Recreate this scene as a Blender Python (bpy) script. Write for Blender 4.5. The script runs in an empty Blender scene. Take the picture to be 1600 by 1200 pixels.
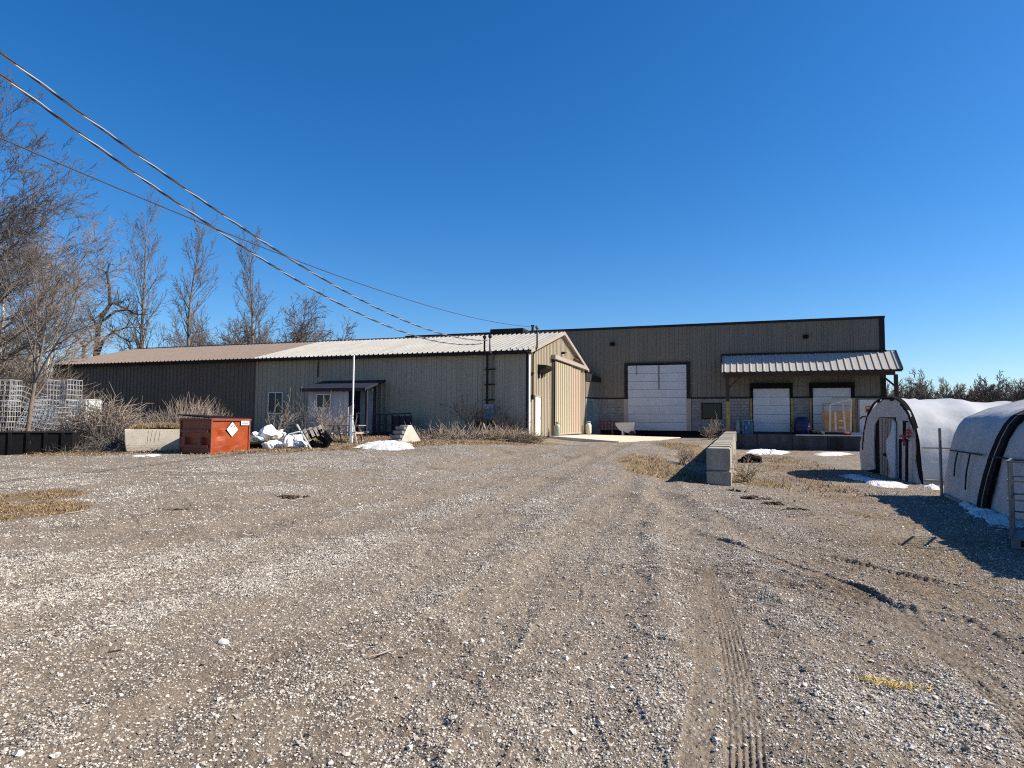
import bpy, bmesh, math, random
import numpy as np
from mathutils import Matrix, Vector

sc = bpy.context.scene
# ------------------------------------------------------------------ camera
FPX, PIT, ROL, EYE = 1015.852, .059, .007, 1.6
cam_d = bpy.data.cameras.new('camera'); cam = bpy.data.objects.new('camera', cam_d)
sc.collection.objects.link(cam)
cam_d.sensor_width = 36; cam_d.lens = FPX / 1600 * 36
cam_d.clip_start = .1; cam_d.clip_end = 6000
cam.matrix_world = (Matrix.Translation((0, 0, EYE)) @ Matrix.Rotation(math.pi/2 + PIT, 4, 'X')
                    @ Matrix.Rotation(ROL, 4, 'Z'))
sc.camera = cam
# ------------------------------------------------------------------ sky and sun
SUN = Vector((1.2, -.11, 1.0)).normalized()
el = math.asin(SUN.z); az = math.atan2(SUN.x, SUN.y)
w = bpy.data.worlds.new('World'); sc.world = w; w.use_nodes = True
wn = w.node_tree; bg = wn.nodes['Background']
sky = wn.nodes.new('ShaderNodeTexSky'); sky.sky_type = 'NISHITA'; sky.sun_disc = False
sky.sun_elevation = el; sky.sun_rotation = az
sky.altitude = 300; sky.air_density = 1.0; sky.dust_density = .5; sky.ozone_density = 6.0
hs = wn.nodes.new('ShaderNodeHueSaturation'); hs.inputs['Saturation'].default_value = 1.27; hs.inputs['Hue'].default_value = .503
wn.links.new(sky.outputs[0], hs.inputs['Color']); wn.links.new(hs.outputs[0], bg.inputs[0]); bg.inputs[1].default_value = .075
sl = bpy.data.lights.new('sun', 'SUN'); sl.energy = 5.0; sl.angle = math.radians(.53); sl.color = (1, .91, .78)
so = bpy.data.objects.new('sun', sl); sc.collection.objects.link(so)
so.rotation_euler = SUN.to_track_quat('Z', 'Y').to_euler(); so.location = (40, 0, 60)
vs = sc.view_settings; vs.view_transform = 'Standard'; vs.look = 'None'; vs.exposure = 1.05; vs.gamma = 1
sc.cycles.max_bounces = 5; sc.cycles.diffuse_bounces = 2; sc.cycles.filter_width = 1.15; sc.cycles.use_denoising = False

C = sc.collection
rng = np.random.default_rng(7); random.seed(7)

# ------------------------------------------------------------------ place: frames and terrain
TH = -.337
Dv = np.array([math.cos(TH), math.sin(TH)]); Nv = np.array([-math.sin(TH), math.cos(TH)])
CA = np.array([.86, 33.38]); CW = np.array([23.49, 40.87])
ZA, ZW = .84, 1.11            # floor of the shed and of the warehouse
def S(t):
    t = np.clip(t, 0, 1); return t*t*(3-2*t)
def terr(x, y):
    x = np.asarray(x, float); y = np.asarray(y, float)
    uA = (x-CA[0])*Dv[0]+(y-CA[1])*Dv[1]; vA = (x-CA[0])*Nv[0]+(y-CA[1])*Nv[1]
    u = (x-CW[0])*Dv[0]+(y-CW[1])*Dv[1]; v = vA-14.55
    gl = .84*S((vA+26)/27); gr = .68*S((vA+26)/40.5)
    g = gl+(gr-gl)*S((uA+1.5)/4.0)
    uw = -9.45; near = S((-v-26)/4)
    wl = 4.2-3.9*S((v+28.5)/22); wl = wl+(5-wl)*near; wr = .1+4*near
    b = S((u-(uw-wl))/(wl+wr))
    pit = -.1*S((y-8)/10)+.1*S((v+14)/10)
    return g+(pit-g)*b
def ray(px, py):
    a, b = px-800, py-600
    u = a*math.cos(ROL)+b*math.sin(ROL); q = -a*math.sin(ROL)+b*math.cos(ROL)
    dx, zc = u/FPX, -q/FPX
    return np.array([dx, math.cos(PIT)-zc*math.sin(PIT), math.sin(PIT)+zc*math.cos(PIT)])
_ts = np.concatenate([np.linspace(1, 12, 2500), np.linspace(12, 95, 9000)])
def G(px, py):
    """ground point seen at a pixel"""
    r = ray(px, py); h = EYE+_ts*r[2]-terr(_ts*r[0], _ts*r[1])
    i = int(np.argmax(h < 0)); t = _ts[i]
    return np.array([t*r[0], t*r[1], EYE+t*r[2]])
def AD(px, py, dep):
    r = ray(px, py); t = dep/r[1]; return np.array([t*r[0], dep, EYE+t*r[2]])
def PH(px, py, o, nn):
    """pixel ray against a vertical plane through o (2D) with 2D normal nn"""
    r = ray(px, py); t = (o[0]*nn[0]+o[1]*nn[1])/(r[0]*nn[0]+r[1]*nn[1])
    return np.array([t*r[0], t*r[1], EYE+t*r[2]])
def loc(P, o, z0):
    q = P[:2]-o; return float(q@Dv), float(q@Nv), float(P[2]-z0)
def AF(px, py, off=0):      # shed front wall: (u, z)
    u, v, z = loc(PH(px, py, CA-Nv*off, Nv), CA, ZA); return u, z
def AG(px, py, off=0):      # shed gable: (v, z)
    u, v, z = loc(PH(px, py, CA+Dv*off, Dv), CA, ZA); return v, z
def WF(px, py, off=0):      # warehouse front: (u, z)
    u, v, z = loc(PH(px, py, CW-Nv*off, Nv), CW, ZW); return u, z
def gz(x, y): return float(terr(x, y))
def wA(u, v): return CA+Dv*u+Nv*v
def wW(u, v): return CW+Dv*u+Nv*v

# ------------------------------------------------------------------ noise (for shapes)
def hash2(ix, iy, seed):
    n = (ix.astype(np.int64)*374761393+iy.astype(np.int64)*668265263+seed*1442695041) & 0xffffffff
    n = ((n ^ (n >> 13))*1274126177) & 0xffffffff
    return ((n ^ (n >> 16)) & 0xffff)/65535.0
def vnoise(x, y, seed=0):
    x = np.asarray(x, float); y = np.asarray(y, float)
    ix = np.floor(x); iy = np.floor(y); fx = x-ix; fy = y-iy
    fx = fx*fx*(3-2*fx); fy = fy*fy*(3-2*fy)
    a = hash2(ix, iy, seed); b = hash2(ix+1, iy, seed); c = hash2(ix, iy+1, seed); d = hash2(ix+1, iy+1, seed)
    return (a*(1-fx)+b*fx)*(1-fy)+(c*(1-fx)+d*fx)*fy
def fbm(x, y, seed=0, o=4):
    s = 0; a = .5; t = 0
    for i in range(o):
        s = s+a*vnoise(x*2**i+17.3*i, y*2**i-9.1*i, seed+i); t += a; a *= .5
    return s/t

# ------------------------------------------------------------------ materials
MATS = {}
def mat(name, col, rough=.75, var=.18, scale=2.0, bump=.0, bscale=30, metal=0, col2=None, streak=0, dirt=None, spec=.3, trans=0):
    if name in MATS: return MATS[name]
    m = bpy.data.materials.new(name); m.use_nodes = True; nt = m.node_tree; N = nt.nodes; L = nt.links
    p = N['Principled BSDF']; p.inputs['Roughness'].default_value = rough; p.inputs['Metallic'].default_value = metal
    p.inputs['Specular IOR Level'].default_value = spec
    tc = N.new('ShaderNodeTexCoord'); mp = N.new('ShaderNodeMapping'); L.new(tc.outputs['Object'], mp.inputs[0])
    oi = N.new('ShaderNodeObjectInfo')
    ad = N.new('ShaderNodeVectorMath'); ad.operation = 'ADD'; L.new(tc.outputs['Object'], ad.inputs[0])
    ml = N.new('ShaderNodeMath'); ml.operation = 'MULTIPLY'; ml.inputs[1].default_value = 37.0
    L.new(oi.outputs['Random'], ml.inputs[0]); L.new(ml.outputs[0], ad.inputs[1]); L.new(ad.outputs[0], mp.inputs[0])
    if streak: mp.inputs['Scale'].default_value = (1, 1, 1/streak)
    nz = N.new('ShaderNodeTexNoise'); nz.inputs['Scale'].default_value = scale; nz.inputs['Detail'].default_value = 6; nz.inputs['Roughness'].default_value = .65
    L.new(mp.outputs[0], nz.inputs[0])
    cr = N.new('ShaderNodeValToRGB'); c = np.array(col)*.88; c2 = np.array(col2)*.88 if col2 is not None else c
    e = cr.color_ramp.elements
    e[0].position = .3; e[1].position = .7
    e[0].color = (*(c2*(1-var)), 1); e[1].color = (*np.minimum(c*(1+var), .95), 1)
    L.new(nz.outputs[0], cr.inputs[0]); out = cr.outputs[0]
    if dirt is not None:
        n2 = N.new('ShaderNodeTexNoise'); n2.inputs['Scale'].default_value = scale*.6; n2.inputs['Detail'].default_value = 8; n2.inputs['Roughness'].default_value = .7
        L.new(mp.outputs[0], n2.inputs[0])
        r2 = N.new('ShaderNodeMapRange'); r2.inputs[1].default_value = .52; r2.inputs[2].default_value = .72; L.new(n2.outputs[0], r2.inputs[0])
        mx = N.new('ShaderNodeMix'); mx.data_type = 'RGBA'; L.new(r2.outputs[0], mx.inputs[0]); L.new(out, mx.inputs[6]); mx.inputs[7].default_value = (*dirt, 1); out = mx.outputs[2]
    L.new(out, p.inputs['Base Color'])
    if bump:
        nb = N.new('ShaderNodeTexNoise'); nb.inputs['Scale'].default_value = bscale; nb.inputs['Detail'].default_value = 5; L.new(ad.outputs[0], nb.inputs[0])
        b = N.new('ShaderNodeBump'); b.inputs['Strength'].default_value = bump; b.inputs['Distance'].default_value = .02
        L.new(nb.outputs[0], b.inputs['Height']); L.new(b.outputs[0], p.inputs['Normal'])
    if trans:
        tr = N.new('ShaderNodeBsdfTranslucent'); L.new(out, tr.inputs[0]); ms = N.new('ShaderNodeMixShader'); ms.inputs[0].default_value = trans
        L.new(p.outputs[0], ms.inputs[1]); L.new(tr.outputs[0], ms.inputs[2]); L.new(ms.outputs[0], N['Material Output'].inputs[0])
    MATS[name] = m; return m
M = {
 'beige': mat('beige_siding', (.37, .315, .23), .45, .12, 1.2, streak=6, dirt=(.30, .25, .178)),
 'beige2': mat('beige_door', (.40, .35, .25), .5, .10, 1.0, streak=8),
 'tan': mat('tan_door', (.42, .33, .25), .5, .10, 1.0, streak=8),
 'brownwall': mat('brown_siding', (.135, .105, .08), .5, .15, 1.2, streak=6),
 'brownroof': mat('brown_roofing', (.155, .115, .095), .6, .12, 2.5, col2=(.14, .108, .092)),
 'galv': mat('galvanised_roofing', (.32, .31, .285), .45, .10, 2.0, col2=(.28, .27, .25), streak=4, dirt=(.30, .285, .26)),
 'dark': mat('dark_trim', (.022, .02, .02), .7, .2, spec=.15),
 'rake': mat('taupe_trim', (.34, .29, .25), .5, .1),
 'white': mat('white_paint', (.72, .72, .70), .5, .06, 2.0, dirt=(.58, .57, .54)),
 'doorwhite': mat('white_overhead_door', (.50, .535, .57), .45, .08, 1.2, streak=3, dirt=(.40, .42, .44)),
 'grey': mat('grey_paint', (.30, .33, .36), .5, .1),
 'greysiding': mat('warehouse_siding', (.165, .146, .116), .5, .14, .9, streak=5),
 'cmu': mat('concrete_block', (.23, .225, .215), .9, .28, 3.0, .5, 60, dirt=(.15, .15, .15)),
 'conc': mat('concrete', (.31, .28, .23), .9, .28, 1.6, .5, 40, dirt=(.15, .13, .105), streak=3),
 'concl': mat('pale_concrete', (.55, .50, .41), .9, .14, 2.2, .5, 35, dirt=(.42, .36, .27)),
 'slab': mat('concrete_slab', (.52, .46, .37), .9, .10, 1.0, .2, 30),
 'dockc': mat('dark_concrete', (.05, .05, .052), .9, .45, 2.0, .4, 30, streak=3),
 'glass': mat('dark_glass', (.010, .011, .013), .12, .3, spec=.3),
 'wood': mat('weathered_wood', (.30, .25, .21), .85, .3, 6, .3, 60, streak=8),
 'woodp': mat('pale_lumber', (.62, .50, .37), .8, .15, 4, .2, 40),
 'woodo': mat('orange_plywood', (.48, .27, .13), .8, .25, 4),
 'woodred': mat('red_wood', (.10, .035, .03), .8, .3, 4),
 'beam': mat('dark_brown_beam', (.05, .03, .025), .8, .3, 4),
 'yellow': mat('yellow_paint', (.30, .22, .07), .6, .25, 5),
 'rust': mat('orange_red_steel', (.27, .05, .012), .42, .2, 2.4, .15, 4, dirt=(.21, .055, .025)),
 'rustd': mat('dark_red_steel', (.22, .05, .035), .5, .2, 2.5),
 'black': mat('black_plastic', (.010, .010, .011), .9, .3, spec=.08),
 'rubber': mat('black_rubber', (.015, .015, .015), .8, .3),
 'steel': mat('galvanised_tube', (.50, .50, .50), .4, .15, metal=.3),
 'steel_shade': mat('shaded_galvanised_tube', (.16, .165, .17), .45, .25, metal=.4),  # darker copy of the galvanised tube, shade put into the colour
 'dsteel': mat('grey_steel', (.16, .16, .17), .5, .2),
 'bottle': mat('milky_plastic', (.68, .72, .70), .4, .08, trans=.3),
 'sheet': mat('white_greenhouse_film', (.66, .68, .70), .38, .08, 1.5, .6, 4, trans=.30, dirt=(.56, .56, .55)),
 'tarp': mat('white_tarp', (.40, .40, .405), .55, .14, 2.2, .7, 5, dirt=(.30, .30, .29)),
 'tarpb': mat('blue_white_tarp', (.40, .50, .56), .5, .12, 3, .4, 10),
 'bag': mat('white_bag', (.74, .74, .76), .45, .12, 5, .3, 14),
 'snow': mat('snow', (.62, .62, .635), .6, .15, 7, .9, 25, dirt=(.34, .31, .27)),
 'snow_shade': mat('shaded_snow', (.60, .64, .70), .6, .12, 4, .4, 30),  # copy of the snow with the blue of shade put into its colour
 'bark': mat('bark', (.16, .125, .10), .95, .3, 5, .4, 20),
 'barkg': mat('grey_bark', (.26, .225, .195), .95, .25, 5, .3, 20),
 'barkd': mat('dark_bark', (.04, .032, .03), .95, .3, 5, .4, 20),
 'birch': mat('pale_bark', (.44, .40, .35), .9, .25, 6),
 'twig': mat('twigs', (.135, .117, .105), .95, .3, 3),
 'twigl': mat('pale_twigs', (.27, .22, .175), .95, .3, 3),
 'grass': mat('dead_grass', (.36, .265, .15), .9, .4, 5.0, col2=(.20, .135, .075)),
 'grassd': mat('dead_leaves', (.22, .14, .075), .9, .4, 3.0, col2=(.13, .08, .045)),
 'straw': mat('yellow_straw', (.62, .47, .16), .8, .2, 8),
 'blue': mat('navy_plastic', (.008, .012, .06), .45, .2),
 'lblue': mat('pale_blue_plastic', (.14, .28, .42), .4, .2, 6),
 'green': mat('green_grey_paint', (.30, .36, .28), .5, .15, 6),
 'cream': mat('cream_paint', (.60, .56, .46), .5, .12, 6),
 'orange': mat('orange_sign', (.55, .17, .05), .6, .25, 9),
 'red': mat('dark_red_cloth', (.28, .03, .035), .8, .3, 8),
 'pink': mat('pale_pink_board', (.52, .43, .42), .7, .12, 5),
 'teal': mat('blue_green_door', (.10, .17, .19), .5, .12, 2),
 'porch': mat('pale_grey_siding', (.46, .46, .47), .6, .08, 2, streak=5),
 'navy': mat('navy_roof', (.02, .022, .035), .6, .3),
 'cable': mat('cable', (.08, .08, .09), .35, .2, metal=.4),
 'cablel': mat('bare_aluminium_cable', (.62, .62, .63), .35, .1, metal=.6),
 'mud': mat('dark_earth', (.055, .04, .03), .95, .4, 8, .8, 25),
 'stone': mat('pale_stone', (.55, .52, .47), .9, .15, 10, .3, 40),
}

# ------------------------------------------------------------------ mesh helpers
class MB:
    def __init__(s): s.v = []; s.f = []
    def add(s, vs, fs):
        o = len(s.v); s.v += [tuple(map(float, p)) for p in vs]; s.f += [tuple(i+o for i in f) for f in fs]; return s
    def box(s, x0, x1, y0, y1, z0, z1):
        return s.add([(x0,y0,z0),(x1,y0,z0),(x1,y1,z0),(x0,y1,z0),(x0,y0,z1),(x1,y0,z1),(x1,y1,z1),(x0,y1,z1)],
                     [(0,3,2,1),(4,5,6,7),(0,1,5,4),(1,2,6,5),(2,3,7,6),(3,0,4,7)])
    def bar(s, a, b, w=.05, h=None, up=(0,0,1)):
        a = Vector(a); b = Vector(b); h = h or w; d = (b-a).normalized(); u = Vector(up)
        if abs(d.dot(u)) > .95: u = Vector((0,1,0))
        r = d.cross(u).normalized()*(w/2); q = r.cross(d).normalized()*(h/2)
        return s.add([a-r-q,a+r-q,a+r+q,a-r+q,b-r-q,b+r-q,b+r+q,b-r+q],
                     [(0,1,2,3),(7,6,5,4),(0,4,5,1),(1,5,6,2),(2,6,7,3),(3,7,4,0)])
    def tube(s, pts, rad, n=6, cap=True):
        pts = [Vector(p) for p in pts]; k = len(pts)
        if not hasattr(rad, '__len__'): rad = [rad]*k
        o = len(s.v); pu = None
        for i, p in enumerate(pts):
            d = (pts[min(i+1,k-1)]-pts[max(i-1,0)]).normalized()
            u = pu if pu is not None else (Vector((1,0,0)) if abs(d.x) < .8 else Vector((0,1,0)))
            u = (u-d*u.dot(d)).normalized(); pu = u; t = d.cross(u)
            for j in range(n):
                a = 2*math.pi*j/n; q = p+(u*math.cos(a)+t*math.sin(a))*rad[i]; s.v.append((q.x,q.y,q.z))
        for i in range(k-1):
            for j in range(n):
                a = o+i*n+j; b = o+i*n+(j+1)%n; s.f.append((a,b,b+n,a+n))
        if cap and n > 2:
            s.f.append(tuple(o+j for j in reversed(range(n)))); s.f.append(tuple(o+(k-1)*n+j for j in range(n)))
        return s
    def lathe(s, prof, n=20, c=(0,0,0)):
        o = len(s.v); k = len(prof)
        for r, z in prof:
            for j in range(n):
                a = 2*math.pi*j/n; s.v.append((c[0]+r*math.cos(a), c[1]+r*math.sin(a), c[2]+z))
        for i in range(k-1):
            for j in range(n):
                a = o+i*n+j; b = o+i*n+(j+1)%n; s.f.append((a,b,b+n,a+n))
        s.f.append(tuple(o+j for j in reversed(range(n)))); s.f.append(tuple(o+(k-1)*n+j for j in range(n)))
        return s
    def prism(s, poly, axis, a, b):
        """extrude polygon (list of 2D) along axis: 'x': poly=(y,z); 'y': poly=(x,z); 'z': poly=(x,y)"""
        k = len(poly)
        def P(p, t): return {'x': (t,p[0],p[1]), 'y': (p[0],t,p[1]), 'z': (p[0],p[1],t)}[axis]
        fs = [tuple(range(k)), tuple(range(2*k-1, k-1, -1))]+[(i, k+i, k+(i+1)%k, (i+1)%k) for i in range(k)]
        return s.add([P(p,a) for p in poly]+[P(p,b) for p in poly], fs)
    def mesh(s, name, m, fix=True):
        me = bpy.data.meshes.new(name); me.from_pydata(s.v, [], s.f)
        if fix and len(s.f) < 60000:
            bm = bmesh.new(); bm.from_mesh(me); bmesh.ops.recalc_face_normals(bm, faces=bm.faces); bm.to_mesh(me); bm.free()
        me.materials.append(m); return me
    def build(s, name, m, parent=None, smooth=False, bevel=0, loc=None, rot=None, fix=True):
        o = ob(name, s.mesh(name, m, fix), parent, loc, rot)
        if bevel: bv(o, bevel)
        if smooth: sm(o)
        return o
def bv(o, wd, seg=2):
    bm = bmesh.new(); bm.from_mesh(o.data)
    bmesh.ops.bevel(bm, geom=[e for e in bm.edges], offset=wd, segments=seg, affect='EDGES', clamp_overlap=True)
    bm.to_mesh(o.data); bm.free()
def sm(o, ang=None):
    o.data.polygons.foreach_set('use_smooth', [True]*len(o.data.polygons))
def ob(name, me, parent=None, loc=None, rot=None):
    o = bpy.data.objects.new(name, me); C.objects.link(o)
    if parent: o.parent = parent
    if loc is not None: o.location = tuple(float(a) for a in loc)
    if rot is not None: o.rotation_euler = rot
    return o
def tag(o, label, cat, group=None, kind=None):
    if label: o['label'] = label
    if cat: o['category'] = cat
    if group: o['group'] = group
    if kind: o['kind'] = kind
    return o
def thing(name, label, cat, loc=(0,0,0), rz=0, group=None, rot=None):
    o = bpy.data.objects.new(name, None); C.objects.link(o); o.empty_display_size = .2
    o.location = tuple(float(a) for a in loc); o.rotation_euler = rot or (0, 0, rz)
    return tag(o, label, cat, group)
def bx(name, m, parent, x0, x1, y0, y1, z0, z1, bevel=0):
    return MB().box(x0,x1,y0,y1,z0,z1).build(name, m, parent, bevel=bevel)

def sheet(wd, ztop, zbot=0., rib=.3048, h=.042, x0=0.):
    """ribbed metal sheet in the xz plane, ribs towards -y; ztop/zbot number or f(x)"""
    ft = ztop if callable(ztop) else (lambda x: ztop); fb = zbot if callable(zbot) else (lambda x: zbot)
    xs = [(x0, 0)]; k = max(1, int(round(wd/rib)))
    for i in range(k):
        c = x0+(i+.5)*wd/k
        xs += [(c-.048, 0), (c-.03, -h), (c+.03, -h), (c+.048, 0)]
    xs.append((x0+wd, 0)); mb = MB(); n = len(xs)
    mb.add([(x, y, fb(x)) for x, y in xs]+[(x, y, ft(x)) for x, y in xs], [(i, i+1, n+i+1, n+i) for i in range(n-1)])
    return mb

# ------------------------------------------------------------------ ground
TRK = []          # tyre prints: polyline (world xy), half width, style
def pxline(pts): return np.array([G(*p)[:2] for p in pts])
TRK.append((pxline([(1166, 1199), (1163, 1120), (1152, 1040), (1140, 985), (1122, 930), (1100, 885)]), .095, 'tread'))
TRK.append((pxline([(1085, 1199), (1100, 1100), (1104, 1030), (1098, 965), (1085, 915)]), .07, 'lug'))
TRK.append((pxline([(1640, 1165), (1560, 1085), (1480, 1015), (1390, 950), (1290, 905), (1190, 870), (1080, 835)]), .11, 'tread'))
TRK.append((pxline([(1650, 1075), (1580, 1030), (1500, 975), (1420, 935), (1330, 895), (1230, 862)]), .12, 'rut'))
TRK.append((pxline([(1650, 1010), (1560, 990), (1460, 965), (1390, 950), (1300, 930)]), .09, 'rut'))
TRK.append((pxline([(740, 1199), (800, 1090), (850, 1010), (885, 940), (900, 880)]), .12, 'lug'))
TRK.append((pxline([(1000, 1190), (960, 1100), (940, 1020), (935, 950)]), .12, 'lug'))
TRK.append((pxline([(60, 745), (130, 765), (190, 800), (215, 840)]), .12, 'rut'))
TRK.append((pxline([(180, 742), (260, 765), (300, 800)]), .10, 'rut'))
TRK.append((pxline([(1650, 1040), (1520, 1000), (1400, 968), (1290, 925), (1180, 880)]), .05, 'rut'))
TRK.append((pxline([(1650, 1130), (1540, 1060), (1440, 1000), (1340, 955), (1250, 915)]), .05, 'rut'))
TRK.append((pxline([(1650, 950), (1520, 925), (1400, 900), (1300, 872)]), .06, 'rut'))
TRK.append((pxline([(300, 1210), (420, 1110), (520, 1040), (640, 960), (740, 890)]), .10, 'lug'))
TRK.append((pxline([(740, 745), (860, 725), (935, 705), (985, 692)]), .16, 'rut'))
TRK.append((pxline([(800, 760), (910, 735), (985, 708), (1020, 693)]), .16, 'rut'))
PATHS = [pxline(p) for p in (
    [(-60, 1160), (50, 1100), (250, 1010), (400, 965), (500, 925), (615, 870), (720, 820), (820, 770), (910, 722), (975, 694)],
    [(-60, 1010), (100, 960), (250, 915), (420, 865), (560, 820), (700, 770), (820, 735), (920, 706)],
    [(330, 1220), (475, 1160), (575, 1120), (675, 1035), (770, 960), (850, 890), (930, 810), (985, 750), (1010, 710)],
    [(160, 1230), (300, 1090), (420, 1020), (560, 950), (690, 880), (800, 810)],
    [(-50, 730), (150, 738), (350, 745), (560, 742), (740, 728), (860, 705)],
    [(-50, 860), (120, 850), (330, 800), (520, 765), (700, 745), (830, 715)],
    [(1160, 1220), (1150, 1040), (1110, 900), (1070, 820), (1040, 770), (1020, 720)],
    [(900, 1220), (920, 1100), (940, 950), (960, 850), (990, 780)],
    [(1700, 1120), (1560, 1040), (1420, 975), (1290, 930), (1150, 895), (1000, 870)],
    [(1700, 1000), (1540, 955), (1400, 915), (1260, 870), (1120, 820), (1020, 770)],
    [(-60, 930), (80, 905), (230, 860), (400, 815), (560, 785), (720, 755)],
    [(600, 1230), (700, 1130), (760, 1050), (830, 970), (890, 880), (940, 800)])]
def polydist(x, y, P):
    """distance to a polyline, signed side and arclength"""
    x0, y0 = P.min(0)-1.2; x1, y1 = P.max(0)+1.2
    ins = (x > x0) & (x < x1) & (y > y0) & (y < y1)
    if not ins.all():
        B = np.full(x.shape, 9.); S_ = np.ones(x.shape); A_ = np.zeros(x.shape)
        if ins.any(): B[ins], S_[ins], A_[ins] = polydist_in(x[ins], y[ins], P)
        return B, S_, A_
    return polydist_in(x, y, P)
def polydist_in(x, y, P):
    best = np.full(x.shape, 1e9); sd = np.zeros(x.shape); al = np.zeros(x.shape); acc = 0.
    for i in range(len(P)-1):
        a, b = P[i], P[i+1]; d = b-a; L = math.hypot(*d); t = np.clip(((x-a[0])*d[0]+(y-a[1])*d[1])/L**2, 0, 1)
        ex = x-a[0]-t*d[0]; ey = y-a[1]-t*d[1]; q = np.hypot(ex, ey); m = q < best
        best = np.where(m, q, best); sd = np.where(m, np.sign(d[0]*ey-d[1]*ex), sd); al = np.where(m, acc+t*L, al); acc += L
    return best, sd, al
def smooth_line(P, n=3):
    for _ in range(n):
        Q = [P[0]]
        for i in range(len(P)-1): Q += [P[i]*.75+P[i+1]*.25, P[i]*.25+P[i+1]*.75]
        Q.append(P[-1]); P = np.array(Q)
    return P
TRK = [(smooth_line(p, 2), hw, st) for p, hw, st in TRK]; PATHS = [smooth_line(p, 1) for p in PATHS]

def fields(x, y):
    """gravel, mud and litter masks on the yard (0..1)"""
    pd = np.full(x.shape, 9.)
    for P in PATHS: pd = np.minimum(pd, polydist(x, y, P)[0])
    n1 = fbm(x*.55+.25*y, y*.55-.2*x, 3); n2 = fbm(x*1.7, y*1.7, 11); n3 = fbm(x*6, y*6, 23, 3)
    grav = S((n1*.9+n2*.6+n3*.4-.80)/.34)*(.16+.84*S((pd-.2-.4*(n2-.5))/.42))
    r = np.hypot(x, y)
    mud = S((fbm(x*.9+3, y*.9, 41)-.56)/.16)*S((n2-.35)/.3)*.8
    for q, a, b in ((G(1090,890), 1.0, .35), (G(1290, 900), 1.5, .6), (G(1400,960), 1.2, .5), (G(600,690), 3.5, .8), (G(1215,795), 1.4, .4), (G(1080,745), 1.6, .6)):
        mud = np.maximum(mud, np.exp(-((x-q[0])/a)**2-((y-q[1])/(b*2))**2)*S((n2-.25)/.3))
    lit = np.zeros(x.shape)
    def blob(q, a, b, k=1.):
        e = ((x-q[0])/a)**2+((y-q[1])/b)**2
        return S((1.25-e+(.8*(n2-.5)+.9*(n1-.5)))/.5)*k
    lit = np.maximum(lit, blob(G(10, 800), 1.25, 1.3))
    lit = np.maximum(lit, blob(G(55, 775), .85, 1.1))
    uA = (x-CA[0])*Dv[0]+(y-CA[1])*Dv[1]; vA = (x-CA[0])*Nv[0]+(y-CA[1])*Nv[1]
    # unmown strip in front of the long shed
    edge = np.interp(uA, [-30, -14, -7.7, -2.5, .6, 2.2], [-17, -15.8, -14.2, -10.6, -4.4, .2])+1.6*(n1-.5)+1.1*(n2-.5)
    lit = np.maximum(lit, S((vA-edge)/1.1)*S((2.4-uA)/.9)*S((.6-vA)/.5)*(.7+.3*S((n2-.35)/.25)))
    # ramp bank and foot of the retaining wall
    lit = np.maximum(lit, blob(wW(-11.2, -24.0), 1.3, 4.5, .95)); lit = np.maximum(lit, blob(wW(-10.9, -15.0), 1.0, 5.5, .9))
    lit = np.maximum(lit, blob(wW(-8.3, -25.8), .7, 2.2, .95)); lit = np.maximum(lit, blob(wW(-7.4, -15.), 1.8, 6.0, .3))
    # litter along the tunnel
    lit = np.maximum(lit, .75*S((n1*.6+n2*.6-.42)/.25)*np.exp(-((x-(5.2+.33*(y-8)))/1.5)**2)*S((y-5.2)/1.5))
    lit = np.maximum(lit, .5*S((x-6.6-.36*(y-9))/.8)*S((y-5)/2)*S((19-y)/4)*S((n2-.3)/.3))
    far = S((r-75)/30); lit = np.maximum(lit, far)
    return grav*(1-.8*lit), mud, lit
def relief(x, y, r):
    g, m, l = fields(x, y)
    z = .05*(fbm(x*.8, y*.8, 61)-.5)+.05*m*(fbm(x*5, y*5, 71, 3)-.5)
    z = z+.035*(fbm(x*3.3, y*3.3, 63, 3)-.5)
    z = z+(.024+.014*g)*(fbm(x*16, y*16, 67, 3)-.5)*S((16-r)/8)
    rough = S((fbm(x*.6+5, y*.6, 91)-.42)/.2)
    z = z+.085*rough*np.abs(fbm(x*4.2, y*4.2, 93, 4)-.5)*S((34-r)/10)
    for P in PATHS:
        d, s, a = polydist(x, y, P); z = z-.028*np.exp(-(d/.28)**2)+.026*np.exp(-((d-.52)/.15)**2)*(.4+vnoise(a*2, s*3, 5))
    for P, hw, st in TRK:
        d, s, a = polydist(x, y, P); q = d*s/hw; ins = S((1.12-d/hw)/.18)
        amp = .15+1.0*vnoise(a*1.7, hw*100, 9)
        if st == 'tread':
            pat = .0055*np.cos(q*math.pi*6)+.002*np.sin(a*2*math.pi/.05+np.abs(q)*4)
            zz = -.013+pat*1.35
        elif st == 'lug':
            zz = -.008+.014*S((np.sin(a*2*math.pi/.085+q*2.5)+.25)/.5)*(.4+.6*vnoise(a*9, q*2, 3))
        else: zz = -.013*(1-.5*np.abs(q))+.008*np.sin(a*2*math.pi/.1+q*3)
        z = z*(1-.45*ins)+ins*zz*amp+.008*np.exp(-((d/hw-1.22)/.25)**2)*amp*S((vnoise(a*3, q*.5, 8)-.25)/.5)
    return z, g, m, l
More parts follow.
